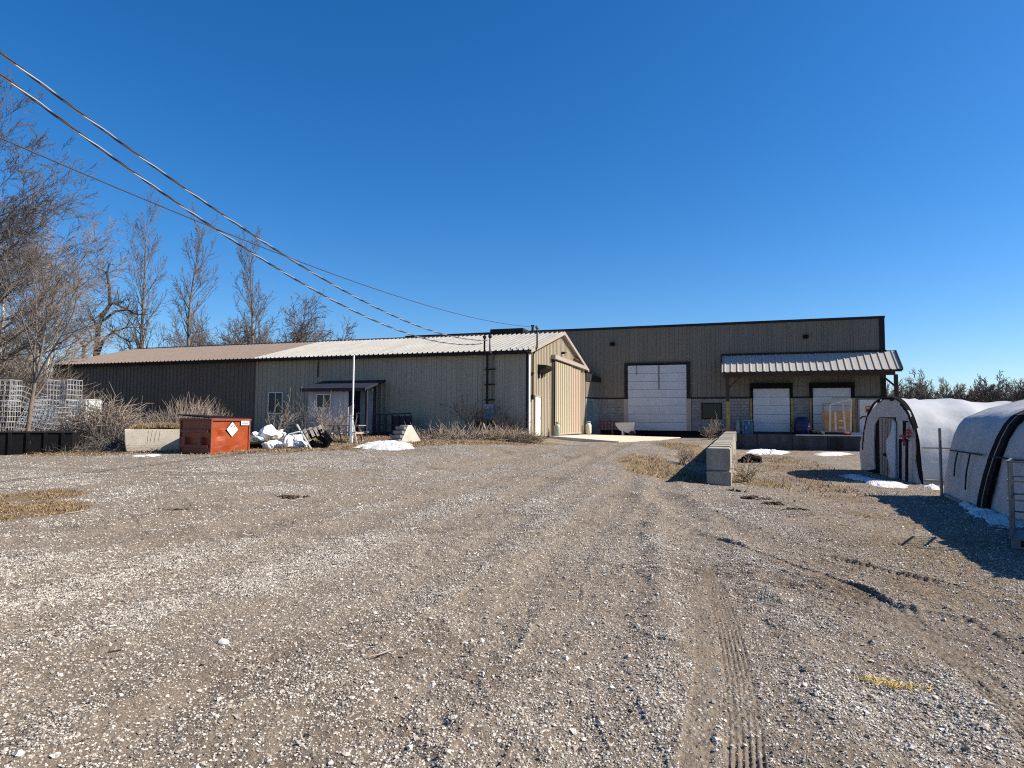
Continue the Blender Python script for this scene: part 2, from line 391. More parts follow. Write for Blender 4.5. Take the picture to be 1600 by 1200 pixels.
def ground():
    fine = np.radians(np.linspace(-43, 43, 760)); coarse = np.radians(np.linspace(43, 317, 90))[1:-1]
    th = np.concatenate([fine, coarse]); nt = len(th)
    rr = np.concatenate([np.geomspace(2.0, 12, 430), np.geomspace(12, 60, 210)[1:], np.geomspace(60, 3000, 40)[1:]]); nr = len(rr)
    R, T = np.meshgrid(rr, th, indexing='ij'); x = (R*np.sin(T)).ravel(); y = (R*np.cos(T)).ravel()
    dz, g, m, l = relief(x, y, R.ravel()); fade = S((90-R.ravel())/50)
    z = terr(x, y)+dz*fade
    x = np.append(x, 0.); y = np.append(y, 0.); z = np.append(z, 0.); g = np.append(g, 0); m = np.append(m, 0); l = np.append(l, 0)
    ii, jj = np.meshgrid(np.arange(nr-1), np.arange(nt), indexing='ij'); j2 = (jj+1) % nt
    q = np.stack([ii*nt+jj, ii*nt+j2, (ii+1)*nt+j2, (ii+1)*nt+jj], -1).reshape(-1, 4)[:, ::-1]
    me = bpy.data.meshes.new('ground'); c = len(x)-1
    tri = np.stack([np.full(nt, c), (np.arange(nt)+1) % nt, np.arange(nt)], -1)[:, ::-1]
    nq, n3 = len(q), len(tri)
    me.vertices.add(len(x)); me.vertices.foreach_set('co', np.stack([x, y, z], -1).ravel())
    me.loops.add(nq*4+n3*3); me.loops.foreach_set('vertex_index', np.concatenate([q.ravel(), tri.ravel()]).astype(np.int32))
    me.polygons.add(nq+n3)
    me.polygons.foreach_set('loop_start', np.concatenate([np.arange(nq)*4, nq*4+np.arange(n3)*3]).astype(np.int32))
    me.update(calc_edges=True)
    at = me.color_attributes.new('mask', 'FLOAT_COLOR', 'POINT')
    at.data.foreach_set('color', np.stack([g, m, l, np.ones_like(g)], -1).ravel().astype(np.float32))
    me.polygons.foreach_set('use_smooth', np.ones(nq+n3, bool))
    # material
    mt = bpy.data.materials.new('yard_earth_and_gravel'); mt.use_nodes = True; nt_ = mt.node_tree; Nn = nt_.nodes; L = nt_.links
    p = Nn['Principled BSDF']; p.inputs['Roughness'].default_value = .95; p.inputs['Specular IOR Level'].default_value = .15
    tc = Nn.new('ShaderNodeTexCoord'); at = Nn.new('ShaderNodeAttribute'); at.attribute_name = 'mask'
    sp = Nn.new('ShaderNodeSeparateColor'); L.new(at.outputs['Color'], sp.inputs[0])
    def noise(s, d=6, r=.6):
        n = Nn.new('ShaderNodeTexNoise'); n.inputs['Scale'].default_value = s; n.inputs['Detail'].default_value = d; n.inputs['Roughness'].default_value = r
        L.new(tc.outputs['Object'], n.inputs[0]); return n
    def ramp(src, a, b, ca, cb):
        r = Nn.new('ShaderNodeValToRGB'); e = r.color_ramp.elements; e[0].position = a; e[1].position = b; e[0].color = (*ca, 1); e[1].color = (*cb, 1)
        L.new(src, r.inputs[0]); return r
    def mix(f, a, b):
        m_ = Nn.new('ShaderNodeMix'); m_.data_type = 'RGBA'; L.new(f, m_.inputs[0]); L.new(a, m_.inputs[6]); L.new(b, m_.inputs[7]); return m_.outputs[2]
    n1 = noise(1.3); n2 = noise(9, 8, .7); n3 = noise(70, 3, .6)
    dirt = ramp(n1.outputs[0], .32, .68, (.165, .130, .098), (.262, .216, .170))
    dirt2 = ramp(n2.outputs[0], .3, .72, (.13, .100, .075), (.295, .245, .192))
    dmix = Nn.new('ShaderNodeMix'); dmix.data_type = 'RGBA'; dmix.inputs[0].default_value = .55; L.new(dirt.outputs[0], dmix.inputs[6]); L.new(dirt2.outputs[0], dmix.inputs[7])
    vo = Nn.new('ShaderNodeTexVoronoi'); vo.inputs['Scale'].default_value = 42; L.new(tc.outputs['Object'], vo.inputs[0])
    vo2 = Nn.new('ShaderNodeTexVoronoi'); vo2.inputs['Scale'].default_value = 19; L.new(tc.outputs['Object'], vo2.inputs[0])
    s1 = Nn.new('ShaderNodeSeparateColor'); L.new(vo.outputs['Color'], s1.inputs[0]); s2 = Nn.new('ShaderNodeSeparateColor'); L.new(vo2.outputs['Color'], s2.inputs[0])
    gcol = ramp(s1.outputs[0], .1, .95, (.13, .108, .088), (.46, .425, .375)); gcol2 = ramp(s2.outputs[1], .1, .95, (.15, .127, .104), (.43, .395, .35))
    gm = Nn.new('ShaderNodeMix'); gm.data_type = 'RGBA'; gm.inputs[0].default_value = .45; L.new(gcol.outputs[0], gm.inputs[6]); L.new(gcol2.outputs[0], gm.inputs[7])
    # gravel cover breaks up into single stones at its edges
    ga = Nn.new('ShaderNodeMath'); ga.operation = 'MULTIPLY_ADD'; L.new(sp.outputs[0], ga.inputs[0]); ga.inputs[1].default_value = 1.15; ga.inputs[2].default_value = .12
    gc = Nn.new('ShaderNodeMath'); gc.operation = 'SUBTRACT'; L.new(ga.outputs[0], gc.inputs[0]); L.new(s1.outputs[2], gc.inputs[1])
    gr = Nn.new('ShaderNodeMapRange'); gr.inputs[1].default_value = -.08; gr.inputs[2].default_value = .1; L.new(gc.outputs[0], gr.inputs[0])
    c1 = mix(gr.outputs[0], dmix.outputs[2], gm.outputs[2])
    mudc = ramp(n2.outputs[0], .3, .7, (.075, .055, .040), (.15, .11, .08))
    mf = Nn.new('ShaderNodeMath'); mf.operation = 'MULTIPLY'; L.new(sp.outputs[1], mf.inputs[0]); mf.inputs[1].default_value = .6
    c2 = mix(mf.outputs[0], c1, mudc.outputs[0])
    litc = ramp(n2.outputs[0], .3, .7, (.075, .05, .03), (.27, .19, .10))
    lf = Nn.new('ShaderNodeMath'); lf.operation = 'MULTIPLY'; L.new(sp.outputs[2], lf.inputs[0]); lf.inputs[1].default_value = .85
    c3 = mix(lf.outputs[0], c2, litc.outputs[0]); L.new(c3, p.inputs['Base Color'])
    # fine relief
    h1 = Nn.new('ShaderNodeMath'); h1.operation = 'MULTIPLY_ADD'; L.new(n3.outputs[0], h1.inputs[0]); h1.inputs[1].default_value = .35
    vd = Nn.new('ShaderNodeMath'); vd.operation = 'MULTIPLY'; L.new(vo.outputs['Distance'], vd.inputs[0]); L.new(gr.outputs[0], vd.inputs[1])
    h0 = Nn.new('ShaderNodeMath'); h0.operation = 'MULTIPLY'; h0.inputs[1].default_value = -1.1; L.new(vd.outputs[0], h0.inputs[0]); L.new(h0.outputs[0], h1.inputs[2])
    h2 = Nn.new('ShaderNodeMath'); h2.operation = 'MULTIPLY_ADD'; L.new(n2.outputs[0], h2.inputs[0]); h2.inputs[1].default_value = 1.6; L.new(h1.outputs[0], h2.inputs[2])
    b = Nn.new('ShaderNodeBump'); b.inputs['Strength'].default_value = 1.0; b.inputs['Distance'].default_value = .045; L.new(h2.outputs[0], b.inputs['Height']); L.new(b.outputs[0], p.inputs['Normal'])
    me.materials.append(mt)
    return tag(ob('ground', me), None, None, kind='structure')
ground()

# gravel: loose stones on the yard, one object of scattered pieces
def scatter(n, rmin, rmax, pw=1.0, half=42):
    u = rng.random(n); r = (rmin**pw+(rmax**pw-rmin**pw)*u)**(1/pw); t = np.radians(rng.uniform(-half, half, n))
    return r*np.sin(t), r*np.cos(t), r
def gn_stones(name, x, y, z, scl, rot, shade, label, seed):
    me = bpy.data.meshes.new(name); n = len(x); me.vertices.add(n); me.vertices.foreach_set('co', np.stack([x, y, z], -1).ravel())
    for an, arr in (('scl', scl), ('rot', rot)):
        a = me.attributes.new(an, 'FLOAT_VECTOR', 'POINT'); a.data.foreach_set('vector', arr.ravel().astype(np.float32))
    a = me.attributes.new('shade', 'FLOAT', 'POINT'); a.data.foreach_set('value', shade.astype(np.float32))
    m = bpy.data.materials.new(name+'_stone'); m.use_nodes = True; p = m.node_tree.nodes['Principled BSDF']; p.inputs['Roughness'].default_value = .9; p.inputs['Specular IOR Level'].default_value = .2
    an = m.node_tree.nodes.new('ShaderNodeAttribute'); an.attribute_type = 'INSTANCER'; an.attribute_name = 'shade'
    r = m.node_tree.nodes.new('ShaderNodeValToRGB'); r.color_ramp.elements[0].color = (.11, .085, .063, 1); r.color_ramp.elements[1].color = (.60, .56, .50, 1)
    e = r.color_ramp.elements.new(.55); e.color = (.32, .285, .245, 1)
    m.node_tree.links.new(an.outputs['Fac'], r.inputs[0]); m.node_tree.links.new(r.outputs[0], p.inputs['Base Color'])
    o = ob(name, me); me.materials.append(m)
    ng = bpy.data.node_groups.new(name, 'GeometryNodeTree'); ng.interface.new_socket('Geometry', in_out='INPUT', socket_type='NodeSocketGeometry'); ng.interface.new_socket('Geometry', in_out='OUTPUT', socket_type='NodeSocketGeometry')
    N = ng.nodes; L = ng.links; gi = N.new('NodeGroupInput'); go = N.new('NodeGroupOutput')
    ico = N.new('GeometryNodeMeshIcoSphere'); ico.inputs['Radius'].default_value = 1; ico.inputs['Subdivisions'].default_value = 1
    sp = N.new('GeometryNodeSetPosition'); nz = N.new('ShaderNodeTexNoise'); nz.inputs['Scale'].default_value = .9; nz.inputs['Detail'].default_value = 1
    pos = N.new('GeometryNodeInputPosition'); of = N.new('ShaderNodeVectorMath'); of.operation = 'ADD'; of.inputs[1].default_value = (seed*3.1, seed, 2)
    L.new(pos.outputs[0], of.inputs[0]); L.new(of.outputs[0], nz.inputs['Vector'])
    sb = N.new('ShaderNodeVectorMath'); sb.operation = 'SUBTRACT'; sb.inputs[1].default_value = (.5, .5, .5); L.new(nz.outputs['Color'], sb.inputs[0])
    ss = N.new('ShaderNodeVectorMath'); ss.operation = 'SCALE'; ss.inputs['Scale'].default_value = 2.0; L.new(sb.outputs[0], ss.inputs[0])
    L.new(ico.outputs[0], sp.inputs[0]); L.new(ss.outputs[0], sp.inputs['Offset'])
    smt = N.new('GeometryNodeSetMaterial'); smt.inputs['Material'].default_value = m; L.new(sp.outputs[0], smt.inputs[0])
    ip = N.new('GeometryNodeInstanceOnPoints'); L.new(gi.outputs[0], ip.inputs['Points']); L.new(smt.outputs[0], ip.inputs['Instance'])
    a1 = N.new('GeometryNodeInputNamedAttribute'); a1.data_type = 'FLOAT_VECTOR'; a1.inputs[0].default_value = 'rot'
    a2 = N.new('GeometryNodeInputNamedAttribute'); a2.data_type = 'FLOAT_VECTOR'; a2.inputs[0].default_value = 'scl'
    er = N.new('FunctionNodeEulerToRotation'); L.new(a1.outputs[0], er.inputs[0])
    L.new(er.outputs[0], ip.inputs['Rotation']); L.new(a2.outputs[0], ip.inputs['Scale']); L.new(ip.outputs[0], go.inputs[0])
    md = o.modifiers.new('scatter', 'NODES'); md.node_group = ng
    return tag(o, label, 'gravel', kind='stuff')
def gravel():
    xs = []; 
    for n, a, b, pw, s0, s1 in ((560000, 2.6, 9.5, .9, .0033, .0095), (300000, 7, 24, .9, .006, .013), (20000, 2.6, 14, .9, .010, .021), (60000, 12, 30, 1., .010, .024)):
        x, y, r = scatter(n, a, b, pw); z, g, m, l = relief(x, y, r); pr = .20+.80*g**1.1; pr *= (1-.85*l); k = rng.random(n) < pr
        ins = np.zeros(n, bool)
        for P, hw, st in TRK[:3]: ins |= polydist(x, y, P)[0] < hw
        k &= ~(ins & (rng.random(n) < .9))
        x, y, z = x[k], y[k], z[k]; q = len(x); s = s0+(s1-s0)*rng.random(q)**2.2
        xs.append((x, y, terr(x, y)+z*1.0, s))
    x, y, z, s = [np.concatenate([a[i] for a in xs]) for i in range(4)]; n = len(x)
    scl = np.stack([s*rng.uniform(.8, 1.4, n), s*rng.uniform(.7, 1.1, n), s*rng.uniform(.5, .9, n)], -1)
    rot = np.stack([rng.uniform(-.4, .4, n), rng.uniform(-.4, .4, n), rng.uniform(0, 6.28, n)], -1)
    sh = np.clip(rng.normal(.54, .27, n), 0, 1)
    gn_stones('gravel', x, y, z+s*.15, scl, rot, sh, 'loose pale grey gravel strewn over the brown yard', 3)
gravel()

# ------------------------------------------------------------------ grass and litter
def blades(name, m, pts, hgt, wid, label, cat, lean=.6, parent=None, kind='stuff'):
    """thin curved blades; pts Nx3"""
    n = len(pts); a = rng.uniform(0, 2*math.pi, n); h = hgt*rng.uniform(.45, 1.25, n); ln = .45*lean+np.abs(rng.normal(0, lean*.6, n))
    b = rng.uniform(0, 2*math.pi, n); wv = np.stack([np.cos(b), np.sin(b), np.zeros(n)], -1)*(wid*rng.uniform(.6, 1.3, n))[:, None]
    dr = np.stack([np.cos(a), np.sin(a), np.zeros(n)], -1); up = np.array([0, 0, 1.])
    p1 = pts+(up*np.cos(ln*.5)[:, None]+dr*np.sin(ln*.5)[:, None])*(h*.5)[:, None]
    p2 = p1+(up*np.cos(ln*1.6)[:, None]+dr*np.sin(ln*1.6)[:, None])*(h*.5)[:, None]
    V = np.stack([pts-wv, pts+wv, p1+wv*.8, p1-wv*.8, p2], 1).reshape(-1, 3)
    i = np.arange(n)*5; F = []
    me = bpy.data.meshes.new(name)
    me.vertices.add(len(V)); me.vertices.foreach_set('co', V.ravel())
    li = np.stack([i, i+1, i+2, i+3, i+3, i+2, i+4], -1).ravel().astype(np.int32)
    me.loops.add(n*7); me.loops.foreach_set('vertex_index', li); me.polygons.add(n*2)
    me.polygons.foreach_set('loop_start', np.stack([np.arange(n)*7, np.arange(n)*7+4], -1).ravel().astype(np.int32)); me.update(calc_edges=True)
    me.materials.append(m); o = ob(name, me, parent)
    if kind: tag(o, label, cat, kind=kind)
    return o
def litter_pts(n, x0, x1, y0, y1, thr=.35):
    x = rng.uniform(x0, x1, n); y = rng.uniform(y0, y1, n); z, g, m, l = relief(x, y, np.hypot(x, y))
    cl = fbm(x*2.3, y*2.3, 101, 3); k = (rng.random(n) < (l-thr)/(1-thr)*S((cl-.36)/.2))
    return np.stack([x[k], y[k], (terr(x, y)+z)[k]-.01], -1)
blades('dead_grass', M['grass'], litter_pts(60000, -11.5, -6, 9.5, 15.5, .1), .12, .005, 'flattened tan dead grass on the mound at the left edge of the yard', 'grass', 2.3)
blades('dead_leaf_litter', M['grassd'], litter_pts(40000, -11.5, -6, 9.5, 15.5, .1), .07, .008, 'dark dead leaves among the grass at the left edge of the yard', 'litter', 2.0)
blades('dead_grass', M['grass'], litter_pts(45000, -30, 1.5, 20, 37, .2), .14, .012, 'ragged tan dead grass strip in front of the long metal shed', 'grass', 1.2)
blades('dead_leaf_litter', M['grassd'], litter_pts(45000, -30, 1.5, 20, 37, .2), .10, .02, 'dark brown leaf litter along the foot of the long metal shed', 'litter', 1.5)
blades('dead_grass', M['grass'], litter_pts(40000, 3, 14, 15, 40, .2), .15, .011, 'dry yellow grass on the bank and foot of the block retaining wall', 'grass', 1.5)
blades('dead_leaf_litter', M['grassd'], litter_pts(16000, 3, 14, 4.5, 26, .3), .045, .012, 'thin brown leaf litter beside the plastic tunnels', 'litter', 1.6)

# clods of dark earth on the yard
def lump(seed, r=(1,1,1), amp=.35, sub=2, fq=1.6):
    bm = bmesh.new(); bmesh.ops.create_icosphere(bm, subdivisions=sub, radius=1)
    rs = np.random.default_rng(seed); o = rs.uniform(0, 50, 3)
    for v in bm.verts:
        c = v.co; k = 1+amp*2*(fbm(np.array([c.x*fq+o[0]+c.z]), np.array([c.y*fq+o[1]-c.z*1.3]), seed, 3)[0]-.5)
        v.co = Vector((c.x*r[0]*k, c.y*r[1]*k, c.z*r[2]*k))
    me = bpy.data.meshes.new('lump'); bm.to_mesh(me); bm.free(); return me
def clod(seed, s, hf, at_):
    """crumbly heap: many small lumps of earth in one piece"""
    rs = np.random.default_rng(seed); mb = MB(); L0 = [lump(seed*7+k, (1, 1, .8), .5, 1, 2.5) for k in range(4)]
    for k in range(46):
        me = L0[k % 4]; r = s*rs.uniform(.08, .3); x, y = rs.normal(0, s*1.1), rs.normal(0, s*.38); z = max(0, s*hf*(1-(x/s/1.6)**2-(y/s/.7)**2))*rs.uniform(.2, 1); a = rs.uniform(0, 6.28)
        mb.add([(x+r*(v.co.x*math.cos(a)-v.co.y*math.sin(a)), y+r*(v.co.x*math.sin(a)+v.co.y*math.cos(a)), z+r*v.co.z*.8) for v in me.vertices], [tuple(p.vertices) for p in me.polygons])
    return mb.build('earth_clod', M['mud'], loc=at_, fix=False)
for i, (p, q, s, lb) in enumerate(((1178, 781, .26, 'largest clod of dark mud in front of the block wall end'), (1150, 768, .2, 'clod of dark mud against the foot of the block wall end'), (1206, 789, .2, 'flat clod of dark mud right of the largest clod'), (1245, 797, .17, 'low dark mud clod farthest right toward the tunnel shadow'),
        (272, 797, .22, 'thin dark rut clod alone on the left of the yard'), (450, 775, .18, 'dark clod alone in the middle left of the yard'))):
    c = G(p, q); o = clod(200+i, s, .4 if i < 4 else .16, (c[0], c[1], gz(c[0], c[1])-.02)); tag(o, lb, 'clod', 'dark clods of earth on the yard', 'stuff')
c = G(348, 1008); me = lump(301, (.045, .036, .02), .3, 3); me.materials.append(M['stone']); sm(tag(ob('stone', me, loc=(c[0], c[1], c[2]+.02)), 'single large pale flat stone among the gravel at lower left', 'stone'))
c = G(1392, 1072); n = 260; pts = np.stack([c[0]+rng.normal(0, .09, n)+.0, c[1]+rng.normal(0, .035, n), np.full(n, c[2]+.015)], -1); pts[:, 1] -= (pts[:, 0]-c[0])*.35
blades('straw_wisp', M['straw'], pts, .07, .0022, 'small wisp of bright yellow straw on the gravel at lower right', 'straw', 2.6)
def stick(pts, r, label, m='twigl', nm='stick'):
    q = [G(*p) for p in pts]; b = MB().tube([(a[0], a[1], a[2]+r*1.3+.02) for a in q], r, 5); return tag(b.build(nm, M[m]), label, 'stick')
stick([(575, 1033), (595, 1028), (612, 1022)], .006, 'short pale stick lying on the gravel near the photo centre bottom')
stick([(100, 806), (115, 804), (131, 801)], .012, 'pale stick at the right tip of the left grass mound')
stick([(168, 1026), (178, 1025), (189, 1023)], .008, 'dark splinter of wood on the dirt at lower left', 'mud')

# ------------------------------------------------------------------ long metal shed
SL, SWD, SHE, SHR = 34.526, 12.706, 4.5, 6.204
shed = thing('metal_shed', 'long low metal shed, right half beige, left half brown, with gable end in sunlight', 'shed', (*CA, ZA), TH)
NP = 38; pw = SL/NP
uchg = AF(393, 559)[0]
inner = MB().prism([(.06, -.3), (SWD-.06, -.3), (SWD-.06, SHE-.03), (SWD/2, SHR-.08), (.06, SHE-.03)], 'x', -SL+.06, -.06).build('wall_core', M['dark'], shed)
me_b = sheet(pw, SHE).mesh('wall_panel', M['beige']); me_br = sheet(pw, SHE).mesh('wall_panel', M['brownwall'])
for i in range(NP):
    x = -SL+i*pw; ob('wall_panel', me_br if x+pw/2 < uchg else me_b, shed, (x, 0, 0))
# gable end facing the sun
def gz_top(v): return SHE+(SHR-SHE)*(1-abs(v-SWD/2)/(SWD/2))-.02
ng = 14; gw = SWD/ng
V0, V1, DH = 4.55, 11.1, 4.32   # sliding door
for i in range(ng):
    sheet(gw, gz_top, 0, x0=i*gw).build('gable_panel', M['beige'], shed, loc=(0, 0, 0), rot=(0, 0, math.pi/2))
    sheet(gw, gz_top, 0, x0=i*gw).build('gable_panel', M['brownwall'], shed, loc=(-SL, SWD, 0), rot=(0, 0, -math.pi/2)) if i < ng else None
me_bk = sheet(pw, SHE).mesh('wall_panel', M['beige'])
for i in range(NP): ob('wall_panel', me_bk, shed, (-SL+(i+1)*pw, SWD, 0), (0, 0, math.pi))
# roof
OV = .38; al = math.atan2(SHR-SHE, SWD/2); slope = (SWD/2+OV)/math.cos(al)
def roofmesh(m): return sheet(pw, slope+.02, h=.06).mesh('roof_panel', m)
rw, rb = roofmesh(M['galv']), roofmesh(M['brownroof'])
ze = SHE-OV*math.tan(al)+.06
for i in range(NP):
    x = -SL+i*pw; mm = rb if x+pw/2 < uchg else rw
    ob('roof_panel', mm, shed, (x, -OV, ze), (-(math.pi/2-al), 0, 0))
    ob('roof_panel', mm, shed, (x+pw, SWD+OV, ze), (-(math.pi/2-al), 0, math.pi))
x = 0; sheet(.2286*1, slope+.02, h=.06).build('roof_panel', M['galv'], shed, loc=(0, -OV, ze), rot=(-(math.pi/2-al), 0, 0))
sheet(.2286*1, slope+.02, h=.06).build('roof_panel', M['galv'], shed, loc=(.2286, SWD+OV, ze), rot=(-(math.pi/2-al), 0, math.pi))
MB().prism([(-.22, -.045), (0, .045), (.22, -.045), (.22, -.02), (0, .075), (-.22, -.02)], 'x', -SL, .25).build('ridge_cap', M['dark'], shed, loc=(0, SWD/2, SHR+.08))
# eaves: soffit, fascia and gutter line
bx('eave_fascia', M['dark'], shed, -SL, .2, -OV+.02, -OV+.05, ze-.17, ze-.01)
bx('soffit', M['dark'], shed, -SL, .2, -OV+.05, .0, ze-.15, ze-.12)
bx('eave_fascia', M['dark'], shed, -SL, .2, SWD+OV-.05, SWD+OV-.02, ze-.17, ze-.01)
for sgn, y0 in ((1, -OV), (-1, SWD+OV)):
    a = Vector((.24, y0, ze-.05)); b = Vector((.24, SWD/2, SHR+.0))
    MB().bar(a, b, .035, .20).build('rake_trim', M['rake'], shed)
    a.x = b.x = .12; MB().bar(a+Vector((0,0,-.05)), b+Vector((0,0,-.05)), .22, .02).build('rake_soffit', M['rake'], shed)
MB().box(-.02, .045, -.045, .12, 0, SHE-.02).build('corner_trim', M['white'], shed)
MB().box(-.14, -.02, -.05, .0, 0, SHE-.05).build('corner_trim', M['dark'], shed)
bx('corner_trim', M['beige'], shed, -.05, .04, SWD-.12, SWD+.03, 0, SHE-.05)
bx('foundation', M['dockc'], shed, -SL+.02, -.02, .01, SWD-.01, -.9, 0)
# sliding doors hung on a track
vm = AG(890, 600)[0]
for a, b, x, mm in ((V0, vm, .14, 'beige2'), (vm-.1, V1, .085, 'tan')):
    dd = bx('sliding_door', M[mm], shed, x, x+.03, a, b, .05, DH)
    k = int((b-a)/.42)
    for i in range(k):
        y = a+(i+.5)*(b-a)/k
        o = MB(); o.add([(x+.03, y-.045, .06), (x+.07, y-.03, .06), (x+.07, y+.03, .06), (x+.03, y+.045, .06), (x+.03, y-.045, DH-.01), (x+.07, y-.03, DH-.01), (x+.07, y+.03, DH-.01), (x+.03, y+.045, DH-.01)],
              [(0,1,5,4),(1,2,6,5),(2,3,7,6)]); ob('rib', o.mesh('rib', M[mm]), dd)
    bx('door_bottom_rail', M['rake'], dd, x+.031, x+.06, a, b, .05, .16)
bx('opening_shadow', M['dark'], shed, .04, .10, V0-.42, V0-.02, .0, DH+.1)  # dark box standing in for the shadow in the gap beside the door
bx('track', M['rake'], shed, .05, .30, V0-.5, 12.25, DH+.1, DH+.34, .01)
for y in (V1+.35, .0): pass
# personnel door
v0, v1 = AG(834.5, 650)[0], AG(842.6, 650)[0]; zt = 2.12
dr = bx('personnel_door', M['white'], shed, .035, .075, v0, v1, .05, zt, .006)
bx('door_frame', M['rake'], dr, .03, .09, v0-.07, v0, .0, zt+.07); bx('door_frame', M['dark'], dr, .03, .09, v1, v1+.07, .0, zt+.07); bx('door_frame', M['rake'], dr, .03, .10, v0, v1, zt, zt+.07)
MB().bar((.075, v1-.09, 1.0), (.13, v1-.09, 1.0), .04).build('door_handle', M['dsteel'], dr)
# dark lamp hood on the gable
v0, v1 = AG(839, 575)[0], AG(853, 575)[0]; z1 = AG(845, 571)[1]; z0 = z1-.42
MB().add([(.03, v0, z0), (.03, v1-.2, z0), (.03, v1, z1), (.03, v0, z1), (.55, v0+.05, z1-.05), (.55, v1, z1-.05), (.45, v0+.2, z1-.2), (.45, v1-.2, z1-.2)],
         [(3,2,5,4),(4,5,7,6),(6,7,1,0),(0,3,4,6),(1,7,5,2)]).build('lamp_hood', M['dark'], shed)
MB().box(.03, .1, v0+.15, v0+.25, z0-.3, z0).box(.03, .1, v0+.75, v0+.85, z0-.25, z0).build('lamp_hood_bracket', M['dark'], shed)
vb, zb = AG(876.5, 552); MB().box(.02, .25, vb-.1, vb+.1, zb-.05, zb+.08).bar((.2, vb, zb), (.3, vb+.25, zb+.05), .05).build('floodlight', M['dark'], shed)
v0, zb = AG(897, 561.5); MB().box(.03, .16, v0-.3, v0+1.3, zb-.04, zb+.04).build('wall_bracket', M['woodred'], shed)
# service masts, meter box, conduit
for px, zt in ((762, 531), (770.5, 530)):
    u0 = AF(px, 600)[0]; z1 = AF(px, zt)[1]
    q = MB().tube([(u0, -.10, 1.6), (u0, -.10, SHE-.3), (u0, -OV-.12, SHE-.05), (u0, -OV-.12, z1)], .05, 8).build('service_mast', M['dark'] if px < 765 else M['dsteel'], shed, smooth=True)
    MB().lathe([(.06, 0), (.10, .05), (.10, .12), (.03, .18)], 10, (u0, -OV-.12, z1)).build('weather_head', M['dark'], q)
    for zz in (1.9, 2.7, 3.5): bx('pipe_clamp', M['dark'], q, u0-.12, u0+.12, -.17, -.02, zz, zz+.06)
u0, u1 = AF(758, 640)[0], AF(773, 640)[0]; z0, z1 = AF(765, 655.5)[1], AF(765, 631.5)[1]
mbx = bx('meter_box', M['grey'], shed, u0, u1, -.26, -.03, z0, z1, .012)
MB().lathe([(.1, 0), (.1, .1), (.06, .13)], 14).build('meter_dial', M['steel'], mbx, loc=((u0+u1)/2-.08, -.26, z1-.2), rot=(math.pi/2, 0, 0))
bx('box_door', M['lblue'], mbx, u0+.05, u1-.08, -.275, -.262, z0+.05, z1-.36)
MB().tube([(u0+.2, -.12, z0), (u0+.2, -.12, 0)], .03, 6).tube([(u0+.4, -.12, z0), (u0+.4, -.12, 0)], .03, 6).build('conduit', M['dark'], shed)
v0 = AG(829.6, 600)[0]; zt = 5.62
q = MB().tube([(.11, v0, 2.05), (.11, v0, SHE-.2), (.33, v0-.02, SHE+.15), (.33, v0-.02, zt)], .045, 8).build('service_mast', M['dark'], shed, smooth=True)
MB().lathe([(.06, 0), (.11, .06), (.10, .14), (.03, .2)], 10, (.33, v0-.02, zt)).build('weather_head', M['dsteel'], q); bx('pipe_clamp', M['dark'], q, .04, .16, v0-.09, v0+.09, 3.3, 3.36)
bx('junction_box', M['dark'], q, .04, .16, v0-.07, v0+.07, 1.95, 2.2)
# roof vent near the ridge
u0 = AF(770, 522)[0]; MB().box(-4.6, -2.4, SWD/2-.1, SWD/2+1.2, SHR, SHR+.42).build('roof_unit', M['dark'], shed, bevel=.02)
MB().lathe([(.08, 0), (.08, .55), (.12, .55), (.12, .62)], 10, (-1.9, SWD/2+.3, SHR)).build('vent_pipe', M['dark'], shed)
# window in the long wall
def window(parent, u0, u1, z0, z1, y=-.0, fr='grey', mull=True, fw=.06):
    f = MB()
    f.box(u0-fw, u1+fw, y-.10, y-.032, z1, z1+fw).box(u0-fw, u1+fw, y-.12, y-.032, z0-fw, z0).box(u0-fw, u0, y-.10, y-.032, z0, z1).box(u1, u1+fw, y-.10, y-.032, z0, z1)
    if mull: f.box((u0+u1)/2-.025, (u0+u1)/2+.025, y-.095, y-.04, z0, z1)
    wdw = f.build('window', M[fr], parent)
    mid = (u0+u1)/2
    for a, b in (((u0, mid-.025), (mid+.025, u1)) if mull else ((u0, u1),)): bx('pane', M['glass'], wdw, a, b, y-.055, y-.045, z0, z1)
    return wdw
a, b = AF(421, 645), AF(442.5, 614); window(shed, a[0], b[0], a[1], b[1], 0, 'white')
MB().tube([(AF(497, 600)[0], -.06, 3.3), (AF(497, 600)[0], -.06, 4.2)], .03, 6).build('pipe_stub', M['dark'], shed)

# entry porch against the long wall
PV = -1.8
def PF(px, py):
    u, v, z = loc(PH(px, py, CA+Nv*PV, Nv), CA, ZA); return u, z
pu0, pu1, pur = PF(481, 640)[0], PF(544, 640)[0], PF(573, 640)[0]
pz = PF(480, 609)[1]
porch = thing('entry_porch', 'small pale grey lean-to porch with dark roof on the shed wall', 'porch', (*CA, ZA), TH)
nb = 8; bw = (pu1-pu0)/nb
for i in range(nb): bx('wall_board', M['porch'], porch, pu0+i*bw+.006, pu0+(i+1)*bw-.006, PV, PV+.05, -.5, pz)
bx('side_wall', M['porch'], porch, pu0, pu0+.06, PV+.05, -.04, -.5, pz+.1); bx('side_wall', M['navy'], porch, pu1-.03, pu1+.03, PV+.05, -.04, -.5, pz+.15)
MB().prism([(PV-.3, pz-.06), (-.04, pz+.50), (-.04, pz+.60), (PV-.3, pz+.06)], 'x', pu0-.3, pur+.1).build('roof', M['navy'], porch)
bx('fascia', M['navy'], porch, pu0-.3, pur+.1, PV-.34, PV-.3, pz-.12, pz+.06)
bx('post', M['navy'], porch, pur-.12, pur, PV, PV+.12, -.5, pz)
a, b = PF(496, 636.5), PF(516.5, 617); window(porch, a[0], b[0], a[1], b[1], PV+.03, 'white')
